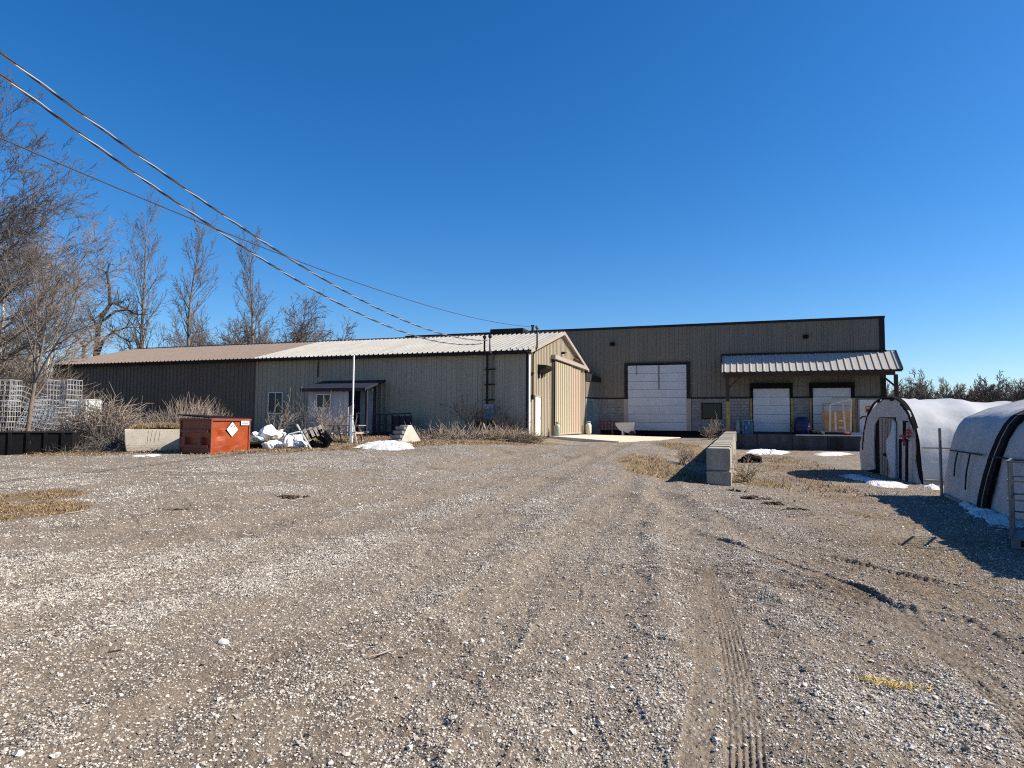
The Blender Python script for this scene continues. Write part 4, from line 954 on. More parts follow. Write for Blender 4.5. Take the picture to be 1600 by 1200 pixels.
MB().add([(-.1, .02, dh_+.10), (dw_*.47, .02, dh_+.10), (dw_*.47, dl_+.1, dh_+.20), (-.1, dl_+.1, dh_+.20), (-.1, .02, dh_+.14), (dw_*.47, .02, dh_+.14), (dw_*.47, dl_+.1, dh_+.24), (-.1, dl_+.1, dh_+.24)], [(0,1,2,3),(4,7,6,5),(0,4,5,1),(1,5,6,2),(2,6,7,3),(3,7,4,0)]).build('lid', M['black'], ds)
MB().add([(dw_*.5, .02, dh_+.10), (dw_+.08, .02, dh_+.10), (dw_+.08, dl_+.1, dh_+.17), (dw_*.5, dl_+.1, dh_+.17), (dw_*.5, .02, dh_+.13), (dw_+.08, .02, dh_+.13), (dw_+.08, dl_+.1, dh_+.21), (dw_*.5, dl_+.1, dh_+.21)], [(0,1,2,3),(4,7,6,5),(0,4,5,1),(1,5,6,2),(2,6,7,3),(3,7,4,0)]).build('lid', M['black'], ds)
for zz in (.25, .8): bx('side_rib', M['rustd'], ds, -.09, -.0, .08, dl_-.05, zz, zz+.1)
bx('fork_pocket', M['rustd'], ds, -.16, -.0, .35, .55, .35, .62); bx('fork_pocket', M['rustd'], ds, -.16, 0, 1.2, 1.4, .35, .62)
def dface(px, py):
    P = PH(px, py, p[:2], np.array([-fx[1], fx[0]])/fl_); return float((P[:2]-p[:2])@(fx/fl_)), float(P[2]-zc(p)+.03)
dm = [dface(361.8, 659.5), dface(370.3, 671), dface(361, 682.3), dface(352.8, 671)]
sg = MB().prism([(a, b) for a, b in dm], 'y', -.055, -.045).build('diamond_sign', M['white'], ds)
dc = np.mean(np.array(dm), 0); dk_ = [(dc+(np.array(a)-dc)*1.08) for a in dm]; MB().prism([tuple(a) for a in dk_], 'y', -.044, -.036).build('diamond_border', M['dark'], sg)
def tri(pts, mm): MB().prism([dface(*a) for a in pts], 'y', -.06, -.056).build('sign_mark', M[mm], sg)
tri([(361, 664), (362, 664.5), (359.5, 668), (358, 668)], 'dark'); tri([(363, 664.3), (364, 664.5), (366, 668), (364.5, 667.5)], 'dark')
a, b = dface(375.3, 664.3), dface(388.6, 657.6); lb_ = bx('label_plate', M['white'], ds, a[0], b[0]-.02, -.055, -.045, a[1], b[1]); bx('label_text_band', M['red'], lb_, a[0]+.04, b[0]-.08, -.06, -.056, a[1]+.04, a[1]+.07); bx('label_text_band', M['rake'], lb_, a[0]+.04, b[0]-.05, -.06, -.056, a[1]+.1, a[1]+.12)

p = G(197, 706.5); fx = np.array([math.cos(.46), math.sin(.46)])*2.15; ln_ = 2.15
tb = thing('concrete_tub', 'pale concrete tub with curved ends, half in the dumpster shadow', 'tub', (p[0], p[1], zc(p)-.12), math.atan2(fx[1], fx[0]))
hh = .98
mb = MB(); prof = [(.14, 0), (.05, .12), (.0, .35), (-.03, .7), (-.05, hh)]
# outer shell curved at the foot, wall thickness at the rim
def ring(o_, z, w0=0., r=1.25): return [(-.05+o_+w0, o_+w0, z), (ln_-o_-w0, o_+w0, z), (ln_-o_-w0, r-o_-w0, z), (-.05+o_+w0, r-o_-w0, z)]
lv = [ring(o_, z) for o_, z in prof]+[ring(-.05, hh, .12), ring(0, .3, .14)]
V = [v for r_ in lv for v in r_]; F = [(0,3,2,1)]
for k in range(len(lv)-1):
    for j in range(4): F.append((k*4+j, k*4+(j+1) % 4, k*4+4+(j+1) % 4, k*4+4+j))
F.append(tuple((len(lv)-1)*4+j for j in range(4)))
MB().add(V, F).build('shell', M['concl'], tb, bevel=.03)
for k, x in enumerate((.72, .82, .95, 1.1)): MB().tube([(x+.03*math.sin(k), -.045, hh-.03), (x-.03, -.02, .6), (x-.01, .02, .3)], .008, 4).build('crack', M['beam'], tb)
me = lump(58, (ln_*.42, .5, .3), .4, 3); me.materials.append(M['mud']); ob('soil_fill', me, tb, (ln_*.5, .62, hh-.18))
n = 2600; xs = rng.uniform(.15, ln_-.2, n); ys = rng.uniform(.15, 1.1, n); org = np.array(tb.location)
blades('grass_fill', M['grass'], np.stack([xs, ys, np.full(n, hh-.03)+.1*np.exp(-((xs-ln_*.55)/.6)**2)], -1), .28, .008, None, None, .9, tb, None)

# ------------------------------------------------------------------ rubbish heap between dumpster and porch
RB = [(402, 700, .42, .30, .20, 'black', 'shallow black plastic basin at the left foot of the rubbish heap'), (399, 688, .2, .16, .14, 'bag', 'small white bag wedged against the dumpster'),
      (418, 701, .2, .2, .17, 'bag', 'lowest cream bag at the front of the rubbish heap'), (427, 700, .28, .2, .17, 'bag', 'round white bag in front of the crumpled foil'),
      (432, 692, .34, .26, .24, 'bag', 'large crumpled white bag in the middle of the rubbish heap'), (450, 698, .22, .2, .26, 'bag', 'upright torn white bag right of the middle of the heap'),
      (461, 693, .36, .22, .22, 'bag', 'grey-white bag of crumpled plastic beside the broken pallet'), (470, 699, .3, .2, .15, 'bag', 'flat white bag under the broken pallet slats'), (404, 694, .3, .22, .12, 'tarpb', 'pale blue plastic lying in the black basin')]
for i, (px, py, a, b, c, mm, lb) in enumerate(RB):
    g_ = G(px, py); dz = .16 if i in (1, 4, 8) else 0
    if mm == 'black':
        o = MB().lathe([(.26, 0), (.36, .05), (.44, .2), (.47, .22), (.40, .21), (.33, .07), (.0001, .05)], 22).build('plastic_basin', M['black'], loc=(g_[0], g_[1], zc(g_)), rot=(.06, 0, 0), smooth=True); tag(o, lb, 'basin'); continue
    me = lump(400+i, (a, b, c), .6, 4, 2.0); me.materials.append(M[mm]); me.polygons.foreach_set('use_smooth', [True]*len(me.polygons)); o = ob('rubbish_bag', me, loc=(g_[0], g_[1], zc(g_)+c*.7+dz), rot=(0, 0, i)); tag(o, lb, 'bag', 'white bags in the rubbish heap')
g_ = G(413, 694); z = zc(g_)
pk = [(400, 684), (406, 672), (414, 666), (420, 673), (425, 681), (418, 684), (408, 686)]
dpt = g_[1]+.1; pts = [AD(a, b, dpt) for a, b in pk]; cc = np.mean(pts, 0)
mb = MB(); k = len(pk); mb.add([tuple(a) for a in pts]+[tuple(a+np.array([.1, .5, .08])) for a in pts]+[tuple(cc+np.array([0, -.18, .05]))], [(i, (i+1) % k, 2*k) for i in range(k)]+[(i, k+i, k+(i+1) % k, (i+1) % k) for i in range(k)]+[tuple(range(2*k-1, k-1, -1))])
tag(mb.build('folded_sheet', M['bag']), 'peaked folded white sheet on top of the rubbish heap', 'sheet')
# boards and broken pallet
def board(pa, pb, da, db, wd_, th__, label, m='white', nm='board', cat='board'):
    a, b = AD(*pa, da), AD(*pb, db); return tag(MB().bar(a, b, wd_, th__, up=(0, .3, 1)).build(nm, M[m]), label, cat)
g0 = G(487, 701)
board((464.5, 663.5), (487, 702.5), g0[1]+.15, g0[1]-.1, .085, .05, 'long white board leaning steeply across the broken pallet')
board((451.5, 679), (468, 674.5), g0[1]+.3, g0[1]+.35, .10, .05, 'short white board sticking out left of the broken pallet')
pl = thing('broken_pallet', 'broken pallet with pale slats tipped on its edge', 'pallet', (0, 0, 0)); pdp = g0[1]+.35
for k, ((a, b), (c, d)) in enumerate((((475, 671), (485, 689)), ((484, 668.5), (490.5, 682)), ((491, 667.5), (498, 681)), ((499, 665), (504, 676)))):
    MB().bar(AD(a, b, pdp), AD(c, d, pdp-.15), .11, .03, up=(0, -1, .2)).build('slat', M['woodp'], pl)
for (a, b), (c, d) in (((472, 674), (500, 666)),): MB().bar(AD(a, b, pdp+.08), AD(c, d, pdp+.08), .04, .05, up=(0, -1, .2)).build('stringer', M['woodp'], pl)
for (a, b), (c, d) in (((486, 690), (500, 700)), ((497, 682), (514, 694)), ((506, 676), (517, 690)), ((480, 684), (505, 674)), ((482, 696), (512, 697))): MB().bar(AD(a, b, pdp+.2), AD(c, d, pdp-.1), .2, .12, up=(0, -1, .2)).build('dark_block', M['black'], pl)
# picnic table
g_ = G(541, 690.5); pt = thing('picnic_table', 'weathered grey picnic table in front of the porch', 'table', (g_[0], g_[1], zc(g_)), TH+.15)
for k in range(5): bx('top_plank', M['wood'], pt, -.75, .75, -.36+k*.147, -.36+k*.147+.135, .72, .76)
for y in (-.72, .58): bx('seat_plank', M['wood'], pt, -.75, .75, y, y+.14, .42, .46)
for x in (-.5, .5):
    MB().bar((x, -.62, 0), (x, -.2, .72), .09, .04).build('leg', M['wood'], pt); MB().bar((x, .62, 0), (x, .2, .72), .09, .04).build('leg', M['wood'], pt)
    MB().bar((x+.045, -.74, .40), (x+.045, .74, .40), .04, .09).build('cross_brace', M['wood'], pt)
# flag pole with short post and brace
g_ = G(550, 692); d0 = g_[1]
pt_ = AD(551.8, 555, d0); tag(MB().tube([(0, 0, -.2), (0, 0, pt_[2]-g_[2])], .04, 10).build('tall_pole', M['white'], loc=(g_[0], g_[1], g_[2])), 'tall thin white pole in front of the porch', 'pole')
a = AD(549.3, 648, d0-.12); c_ = thing('short_post', 'short white post with a slanting brace at the foot of the tall pole', 'post', (a[0], d0-.12, zc(a)))
bx('upright', M['white'], c_, -.05, .05, -.05, .05, -.1, a[2]-zc(a)); e = AD(557.5, 691.5, d0-.1); MB().bar((.06, 0, (a[2]-zc(a))*.75), (e[0]-a[0], .02, -.02), .05).build('brace', M['white'], c_)
# precast concrete steps
g_ = G(625, 691); d0 = g_[1]
cs_ = thing('concrete_steps', 'whitish precast concrete steps lying between the snow pile and the shed', 'steps', (0, 0, 0))
def stp(px, py, dd): return AD(px, py, d0+dd)
A_ = [stp(607, 690, .9), stp(626, 664.5, .55), stp(643, 664, .5), stp(660, 690, .15), stp(626, 690.5, -.5)]
top1 = stp(641.5, 665, -.1)
V = [A_[0], stp(625, 690.5, -.1), stp(660.5, 689.5, .2), stp(640, 690, 1.3), stp(625.5, 664.3, .75), stp(637.5, 664.6, .45), stp(643.5, 664.6, .6), stp(633, 664.2, .95)]
for v in V[:4]: v[2] -= .12
MB().add(V, [(0,1,5,4),(1,2,6,5),(2,3,7,6),(3,0,4,7),(4,5,6,7),(0,3,2,1)]).build('body', M['concl'], cs_)
for k in range(4):
    f0 = .12+k*.22; a_ = V[0]+(V[4]-V[0])*f0; b_ = V[1]+(V[5]-V[1])*f0; off = np.array([-.09, -.08, 0])
    MB().add([a_, b_, b_+off, a_+off, a_+np.array([0, 0, .13]), b_+np.array([0, 0, .13]), b_+off+np.array([0, 0, .13]), a_+off+np.array([0, 0, .13])], [(0,1,2,3),(4,7,6,5),(0,4,5,1),(1,5,6,2),(2,6,7,3),(3,7,4,0)]).build('step', M['cmu'], cs_)

# ------------------------------------------------------------------ snow
def snow(name, pts, h, m, label, seed, mud=True):
    """low ragged sheet over a pixel outline on the ground"""
    P = np.array([G(*p)[:2] for p in pts]); P = smooth_line(np.vstack([P, P[:1]]), 4)[:-1]; c = P.mean(0); n = len(P); K = 12
    V = []; F = []; size = np.hypot(*(P-c).T).mean()
    for k in range(K):
        f = 1-k/K
        q = c+(P-c)*f; un = (P-c)/np.maximum(np.hypot(*(P-c).T), 1e-3)[:, None]
        rag = (fbm(P[:, 0]*4+seed, P[:, 1]*4, seed, 4)-.52)*min(.9, size*.8)*f
        q = q+un*rag[:, None]; hz_ = fbm(q[:, 0]*3.5, q[:, 1]*3.5, seed+5, 4)-.5
        z = terr(q[:, 0], q[:, 1])-.05+(h+.05)*(1-f**3)*(1+1.1*hz_)+.035*(fbm(q[:, 0]*14, q[:, 1]*14, seed+9, 2)-.5)*(k > 0)
        V += [tuple(a) for a in np.column_stack([q, z])]
    V.append((*c, gz(*c)+h))
    for k in range(K-1):
        for i in range(n): F.append((k*n+i, k*n+(i+1) % n, (k+1)*n+(i+1) % n, (k+1)*n+i))
    for i in range(n): F.append(((K-1)*n+i, (K-1)*n+(i+1) % n, K*n))
    o = MB().add(V, F).build(name, M[m], smooth=True); return tag(o, label, 'snow', kind='stuff')
snow('snow_patch', [(545, 699), (570, 693), (600, 688.5), (625, 688.5), (642, 694), (655, 701), (640, 704), (610, 705), (575, 704)], .13, 'snow', 'white snow pile in front of the concrete steps', 1)
snow('snow_patch', [(197, 713.5), (215, 712.5), (235, 710), (262, 711), (250, 713.5), (225, 715)], .05, 'snow', 'thin white snow streak in front of the concrete tub', 2)
snow('snow_patch', [(1266, 709), (1290, 706.5), (1334, 707), (1337, 710), (1310, 713), (1280, 713)], .05, 'snow', 'bright snow patch on the ground before the dock', 3)
snow('snow_patch', [(1162, 707), (1175, 699), (1200, 700), (1240, 706), (1238, 711), (1200, 712), (1175, 711)], .06, 'snow_shade', 'bluish shaded old snow bank at the left foot of the dock', 4)
snow('snow_patch', [(1199, 708), (1205, 704), (1216, 704), (1214, 709), (1206, 711)], .12, 'snow', 'small bright snow lumps on the shaded snow bank', 5)
snow('snow_patch', [(1304, 742), (1318, 738), (1345, 743), (1372, 750), (1400, 756), (1440, 761), (1436, 766), (1395, 766), (1370, 762), (1330, 750)], .06, 'snow', 'shaded snow along the foot of the arched tunnel end', 6)
snow('snow_patch', [(1440, 762), (1450, 757), (1472, 760), (1472, 768), (1455, 767)], .06, 'snow', 'sunlit snow between the arched tunnel and the fence post', 7)
snow('snow_patch', [(1482, 777), (1500, 784), (1530, 796), (1552, 800), (1590, 812), (1640, 828), (1640, 842), (1590, 838), (1550, 830), (1545, 818), (1520, 808), (1500, 792)], .06, 'snow', 'shaded snow strip along the foot of the tarp tunnel', 8)

# ------------------------------------------------------------------ things by the doors and on the dock
def cylinder_tank(px, py, dd, h, r, m, label):
    c = PH(px, py, wA(dd[0], dd[1]), np.array([0, 1.])); x, y = wA(dd[0], dd[1])
    t = thing('gas_cylinder', label, 'gas cylinder', (x, y, dd[2]), group='gas cylinders beside the sliding door')
    MB().lathe([(r*.85, 0), (r*.85, .05), (r, .08), (r, h*.72), (r*.8, h*.82), (r*.35, h*.88)], 18).build('tank', M[m], t, smooth=True)
    MB().lathe([(.03, 0), (.03, .1), (.05, .1), (.05, .14)], 10, (0, 0, h*.87)).build('valve', M['dsteel'], t)
    b = MB()
    for k in range(3):
        a = k*2.1; b.bar((r*.6*math.cos(a), r*.6*math.sin(a), h*.8), (r*.6*math.cos(a), r*.6*math.sin(a), h), .04, .015)
    b.lathe([(r*.6, 0), (r*.65, 0), (r*.65, .04), (r*.6, .04)], 16, (0, 0, h*.97)); b.build('collar', M[m], t)
cylinder_tank(858, 682, (.5, 3.75, .84), .78, .17, 'green', 'green-grey gas cylinder at the left of the sliding door')
cylinder_tank(911, 680, (.45, 12.0, .84), .85, .2, 'cream', 'cream gas cylinder at the far right corner of the shed gable')
MB_ = MB().tube([(0, 0, 0), (.03, .02, .35), (-.02, .05, .7)], .05, 6); c = wA(.35, 3.5); tag(MB_.build('wrapped_pipe', M['pink'], loc=(c[0], c[1], 1.5)), 'pinkish wrapped pipe standing above the green gas cylinder', 'pipe') if False else None
# upturned white tub cart and red bench
u0 = WF(962, 660, 2.2)[0]; u1 = WF(991, 660, 2.2)[0]; w0 = wW(u0, -2.2); zg = gz(*w0)
ct = thing('tub_cart', 'pale blue-white tub cart tipped against the big overhead door', 'cart', (*w0, zg), TH); wl_ = u1-u0
MB().add([(0,0,.75),(wl_,0,.85),(wl_,.7,.85),(0,.7,.75),(.25,.12,.42),(wl_-.02,.1,.12),(wl_-.02,.6,.12),(.25,.6,.42),(-.05,-.03,.95),(wl_,-.03,1.0),(wl_,.74,1.0),(-.05,.74,.95)],
         [(0,1,9,8),(1,2,10,9),(2,3,11,10),(3,0,8,11),(8,9,10,11),(0,4,5,1),(1,5,6,2),(2,6,7,3),(3,7,4,0),(4,7,6,5)]).build('tub', M['porch'], ct, bevel=.03)
MB().bar((.42, .1, .6), (.46, .05, 0), .07).build('leg', M['white'], ct); MB().bar((.42, .6, .6), (.46, .6, 0), .07).build('leg', M['white'], ct)
MB().lathe([(.2, 0), (.2, .08)], 16).build('wheel', M['rubber'], ct, loc=(wl_-.15, .0, .2), rot=(math.pi/2, 0, 0))
u0, u1 = WF(934, 665, 1.6)[0], WF(959, 665, 1.6)[0]; w0 = wW(u0, -1.7); zg = gz(*w0)
bn = thing('red_bench', 'dark red wooden slatted bench beside the block wall', 'bench', (*w0, zg), TH); L_ = u1-u0
for k in range(3): bx('seat_slat', M['woodred'], bn, 0, L_, .05+k*.16, .05+k*.16+.13, .42, .46)
for k in range(5): bx('back_slat', M['woodred'], bn, .04+k*(L_-.16)/4, .04+k*(L_-.16)/4+.09, .52, .56, .5, 1.0)
bx('back_rail', M['woodred'], bn, 0, L_, .56, .6, .95, 1.04)
for x in (.05, L_-.15):
    for y in (.05, .45): bx('leg', M['woodred'], bn, x, x+.1, y, y+.1, 0, .42)
# dock goods
def dz0(): return ZW-.14
u0 = WF(1253, 660, 1.1)[0]; c = wW(u0, -1.1)
o = thing('barrel_bin', 'navy blue rounded plastic bin on the dock between the dock doors', 'bin', (*c, dz0()), TH)
MB().lathe([(.42, 0), (.47, .05), (.50, .45), (.47, .85), (.36, 1.05), (.33, 1.09), (.0001, 1.1)], 24).build('drum', M['blue'], o, smooth=True); MB().lathe([(.5, .0), (.52, .02), (.52, .06), (.5, .08)], 24, (0, 0, .42)).build('band', M['blue'], o); MB().tube([(-.5, 0, .3), (-.62, 0, .5), (-.52, 0, .8)], .03, 6).build('handle', M['blue'], o)
u0 = WF(1168, 664, .8)[0]; c = wW(u0, -.8); o = thing('water_cooler_rack', 'pale blue plastic rack with bottles at the left of the dock', 'rack', (*c, dz0()), TH)
bx('frame', M['lblue'], o, -.3, -.25, -.2, .2, 0, .85); bx('frame', M['lblue'], o, .25, .3, -.2, .2, 0, .85); bx('top_panel', M['lblue'], o, -.3, .3, -.2, .2, .85, .9); bx('back_panel', M['lblue'], o, -.25, .25, .1, .15, 0, .85)
for x, z in ((-.1, .25), (.1, .6)): MB().lathe([(.1, 0), (.1, .22), (.04, .28), (.04, .32)], 14, (x, -.05, z)).build('bottle', M['lblue'], o)
u0 = WF(1153, 664, .8)[0]; c = wW(u0, -.8); tag(MB().lathe([(.12, 0), (.13, .02), (.13, .7), (.06, .8), (.06, .92)], 14).build('steel_bottle', M['grey'], loc=(*c, dz0()), smooth=True), 'narrow dark grey cylinder left of the pale blue rack on the dock', 'cylinder')
# lumber frame rack
fr = thing('lumber_frame', 'pale lumber crate frame standing in front of the right dock door', 'frame', (0, 0, 0))
def DK(px, py, off): return PH(px, py, wW(0, -off), Nv)
def lum(a, b, oa, ob_, wd_=.1, m='woodp', nm='stud'):
    A__, B__ = DK(*a, oa), DK(*b, ob_); MB().bar(A__, B__, wd_, wd_, up=(Nv[0], Nv[1], 0)).build(nm, M[m], fr)
zl = 680.5
lum((1297, 632), (1297, 674), 1.9, 1.9); lum((1330, 623), (1329.5, 674), 1.9, 1.9); lum((1305, 643), (1306, 674), 1.9, 1.9); lum((1318, 643), (1321, 674), 1.9, 1.9); lum((1298, 632), (1330, 624), 1.9, 1.9, .09, nm='rail')
lum((1300, 621.5), (1329, 621.5), 1.0, 1.0, .07, 'wood', 'rail'); lum((1286, 631), (1299, 631), 1.0, 1.0, .07, 'wood', 'rail'); lum((1286, 631), (1286, 671), 1.0, 1.0, .08, 'wood'); lum((1317, 626), (1317, 645), 1.2, 1.2, .08); lum((1310, 657.5), (1320, 657.5), 1.6, 1.6, .07, nm='rail'); lum((1311, 668), (1320, 669), 1.6, 1.6, .08, nm='rail')
a, b = DK(1287, 671, .9), DK(1329, 642, .9)
for k in range(4):
    f0, f1 = k/4, (k+.94)/4; xs = [(1287+(1329-1287)*f0), (1287+(1329-1287)*f1)]
    A__, B__ = DK(xs[0], 642, .95), DK(xs[1], 642, .95); lo = DK(xs[0], 673, .95)[2]; lo2 = max(lo, dz0())
    t_ = Nv*.04; MB().add([(*A__[:2], lo2), (*B__[:2], lo2), (*(B__[:2]+t_), lo2), (*(A__[:2]+t_), lo2), (*A__[:2], A__[2]), (*B__[:2], A__[2]), (*(B__[:2]+t_), A__[2]), (*(A__[:2]+t_), A__[2])], [(0,1,5,4),(1,2,6,5),(2,3,7,6),(3,0,4,7),(4,5,6,7)]).build('back_board', M['woodo'], fr)
for k, (px, s, m, lb) in enumerate(((1272, .22, 'black', 'black sack lying on the dock right of the navy bin'), (1283, .14, 'dockc', 'small grey bucket shape on the dock before the right door'), (1322, .16, 'woodred', 'reddish scrap box under the lumber frame'))):
    u0 = WF(px, 672, 1.5)[0]; c = wW(u0, -1.6); me = lump(500+k, (s*1.5, s, s*.8), .4, 3); me.materials.append(M[m]); tag(ob('dock_scrap', me, loc=(*c, dz0()+s*.6)), lb, 'scrap')
u0, u1 = WF(1331, 672, 1.9)[0], WF(1355, 672, 1.9)[0]; c = wW(u0, -1.8); tag(MB().box(0, u1-u0, 0, .25, 0, .12).build('plank', M['porch'], loc=(*c, dz0()+.02), rot=(0, 0, TH)), 'pale plank lying on the dock edge right of the lumber frame', 'plank')
# black scrap in the dock pit
g_ = G(1173, 723); me = lump(520, (.5, .3, .2), .7, 3, 2.4); me.materials.append(M['black']); tag(ob('black_scrap', me, loc=(g_[0], g_[1], zc(g_)+.12)), 'crumpled black scrap on the ground right of the block wall', 'scrap')
g_ = G(1145, 727); tag(MB().box(-.05, .05, -.05, .05, -.1, .45).build('short_stake', M['woodp'], loc=g_, rot=(0, .05, 0)), 'short pale stake against the sunny side of the block wall', 'stake')
# stub pipes and planks by the shed corner
for k, (px, py, h, m, lb) in enumerate(((784, 683, .35, 'white', 'bent white stub of pipe left of the shed corner'), (801, 686, .38, 'grey', 'grey-blue stub pipe in the weeds by the shed corner'), (817, 685, .33, 'white', 'white stub post nearest the shed corner'))):
    g_ = wA(AF(px, 680, 1.0)[0], -1.0); t = MB().tube([(0, 0, -.1), (0, 0, h), (.05, 0, h+.05)], .06, 8).build('stub_pipe', M[m], loc=(*g_, gz(*g_)), smooth=True); tag(t, lb, 'pipe')
a = wA(AF(754, 663, .7)[0], -.6); b = wA(AF(763, 682, 1.2)[0], -1.2); tag(MB().bar((*a, gz(*a)+.75), (*b, gz(*b)), .07, .03).build('leaning_lath', M['wood']), 'grey lath leaning on the shed wall below the meter box', 'lath')
a = wA(AF(768, 670, .7)[0], -.7); b = wA(AF(770, 682, 1.3)[0], -1.3); tag(MB().bar((*a, gz(*a)+.45), (*b, gz(*b)), .06, .03).build('leaning_lath', M['wood']), 'shorter grey lath right of the leaning lath', 'lath')
u0 = AF(673, 675, .7)[0]; c = wA(u0, -.8); t = thing('old_tyre', 'old black tyre lying against the shed wall right of the steps', 'tyre', (*c, gz(*c)+.14))
b = MB(); R0, r0 = .36, .14
for i in range(24):
    for j in range(10):
        a, q = 2*math.pi*i/24, 2*math.pi*j/10; b.v.append(((R0+r0*math.cos(q))*math.cos(a), (R0+r0*math.cos(q))*math.sin(a), r0*math.sin(q)))
b.f = [(i*10+j, ((i+1) % 24)*10+j, ((i+1) % 24)*10+(j+1) % 10, i*10+(j+1) % 10) for i in range(24) for j in range(10)]
b.build('tread', M['rubber'], t, smooth=True); MB().lathe([(.2, -.08), (.24, -.08), (.24, .08), (.2, .08)], 20).build('rim', M['dsteel'], t)

# ------------------------------------------------------------------ service cables and their pole
pole = thing('utility_pole', 'wooden utility pole that carries the service cables, left of the view', 'pole', (-9.4, .6, -.02))
MB().tube([(0, 0, 0), (0, 0, 9.6)], [.16, .11], 12).build('shaft', M['wood'], pole, smooth=True); bx('crossarm', M['wood'], pole, -.9, .9, -.17, -.06, 9.0, 9.13)
def cable(P1, z0, sag, r, label, twist):
    P0 = np.array([-9.4, .6, z0+EYE]); P1 = np.array(P1); n = 420; s = np.linspace(0, 1, n)[:, None]; P = P0+(P1-P0)*s; P[:, 2] -= sag*4*s[:, 0]*(1-s[:, 0])
    t = thing('service_cable', label, 'cable', P0, group='overhead service cables'); L = np.hypot(*(P1-P0)[:2])*s[:, 0]
    k = 3 if twist else 1
    dr = (P1-P0)/np.linalg.norm(P1-P0); a_ = np.cross(dr, (0, 0, 1.)); a_ /= np.linalg.norm(a_); b_ = np.cross(a_, dr)
    for j in range(k):
        ph = 2*math.pi*(L/1.15+j/3); off = (a_[None]*np.cos(ph)[:, None]+b_[None]*np.sin(ph)[:, None])*(r*1.1 if twist else 0)
        MB().tube([tuple(q) for q in (P+off-P0)], r, 5).build('strand', M['cablel'] if (twist and j == 0) else M['cable'], t, smooth=True)
cable((-1.30, 34.0, 5.9), 7.50, 1.934, .0125, 'upper twisted overhead cable running to the mast above the meter box', True)
cable((-1.55, 34.1, 5.75), 7.509, 2.237, .0125, 'lower twisted overhead cable running to the mast above the meter box', True)
cable((1.05, 33.1, 6.5), 4.285, .933, .011, 'single thin overhead cable running to the mast at the shed corner', False)

# ------------------------------------------------------------------ trees, shrubs, brush
def grow(mbt, mbc, seed, H, r0, P):
    """trunk into mbt, limbs and twigs into mbc"""
    rs = random.Random(seed)
    def rv(): return Vector((rs.gauss(0, 1), rs.gauss(0, 1), rs.gauss(0, 1)))
    def branch(p, d, L, r, lv):
        n = P['seg'][lv]; pts = [p.copy()]; rad = [r]; st = L/n; dirs = [d.copy()]
        for i in range(n):
            d = (d+rv()*P['gnarl'][lv]+Vector((0, 0, P['up'][lv]))).normalized(); p = p+d*st; pts.append(p.copy()); dirs.append(d.copy()); rad.append(max(r*(1-(i+1)/n*P.get('taper', .85)), P.get('rmin', .006)))
        (mbt if lv == 0 else mbc).tube(pts, rad, (8, 5, 4, 3, 3)[lv], cap=False)
        if lv >= P['lv']: return
        k = P['n'][lv]; f0 = P['start'][lv]
        for c in range(k):
            f = f0+(1-f0)*(c+rs.random())/k; f = min(f, .99); i = f*n; j = int(i); q = pts[j].lerp(pts[j+1], i-j); dd = dirs[j]
            ax = dd.cross(rv()).normalized(); a = math.radians(P['ang'][lv]*rs.uniform(.65, 1.3)); nd = (Matrix.Rotation(a, 3, ax) @ dd).normalized()
            if 'bias' in P: nd = (nd+Vector(P['bias'])*(1 if lv == 0 else .3)).normalized()
            rr = rad[j]*P.get('rr', .55); Lc = L*P['len'][lv]*(1-P.get('conic', .45)*(f-f0)/(1-f0))*rs.uniform(.6, 1.15)
            branch(q, nd, Lc, max(rr, P.get('rmin', .006)), lv+1)
    branch(Vector((0, 0, -.2)), Vector((P.get('lean', 0), 0, 1)).normalized(), H, r0, 0)
def tree(name, label, loc_, H, r0, P, seed, mt='bark', mc='twig', group=None, cat='tree', rz=0., scale=1., meshes=None):
    if meshes is None:
        a, b = MB(), MB(); grow(a, b, seed, H, r0, P); meshes = (a.mesh('trunk', M[mt], False), b.mesh('crown', M[mc], False))
        for m_ in meshes: m_.polygons.foreach_set('use_smooth', [True]*len(m_.polygons))
    t = thing(name, label, cat, loc_, rz, group); t.scale = (scale,)*3
    ob('trunk', meshes[0], t); ob('crown', meshes[1], t); return meshes
POP = dict(seg=(10, 5, 3, 2), gnarl=(.025, .06, .12, .2), up=(0, .15, .12, .08), lv=3, n=(46, 11, 6), start=(.12, .2, .15), ang=(36, 34, 38), len=(.30, .40, .42), conic=.5, rr=.42, rmin=.012, taper=.93)
SPR = dict(seg=(7, 6, 4, 3, 2), gnarl=(.06, .10, .14, .18, .2), up=(0, .05, .03, .02, 0), lv=4, n=(15, 9, 7, 4), start=(.2, .2, .15, .1), ang=(46, 40, 40, 38), len=(.55, .46, .48, .5), conic=.3, rr=.5, rmin=.008, taper=.9)
BUS = dict(seg=(4, 5, 4, 3, 2), gnarl=(.08, .1, .14, .18, .2), up=(0, .08, .06, .03, 0), lv=4, n=(9, 6, 6, 4), start=(.2, .2, .15, .1), ang=(40, 36, 38, 40), len=(.95, .5, .5, .5), conic=.1, rr=.6, rmin=.014, taper=.8)
GNA = dict(seg=(7, 7, 5, 3), gnarl=(.20, .32, .35, .3), up=(.02, .05, .05, .0), lv=3, n=(5, 5, 5), start=(.25, .3, .2), ang=(55, 50, 55), len=(.62, .42, .3), conic=.2, rr=.62, rmin=.014, taper=.72)
def at(px, dep): 
    a = ray(px, 640); x = a[0]/a[1]*dep; return (x, dep, gz(x, dep)-.1)
def hpx(py, px, dep): return AD(px, py, dep)[2]-at(px, dep)[2]
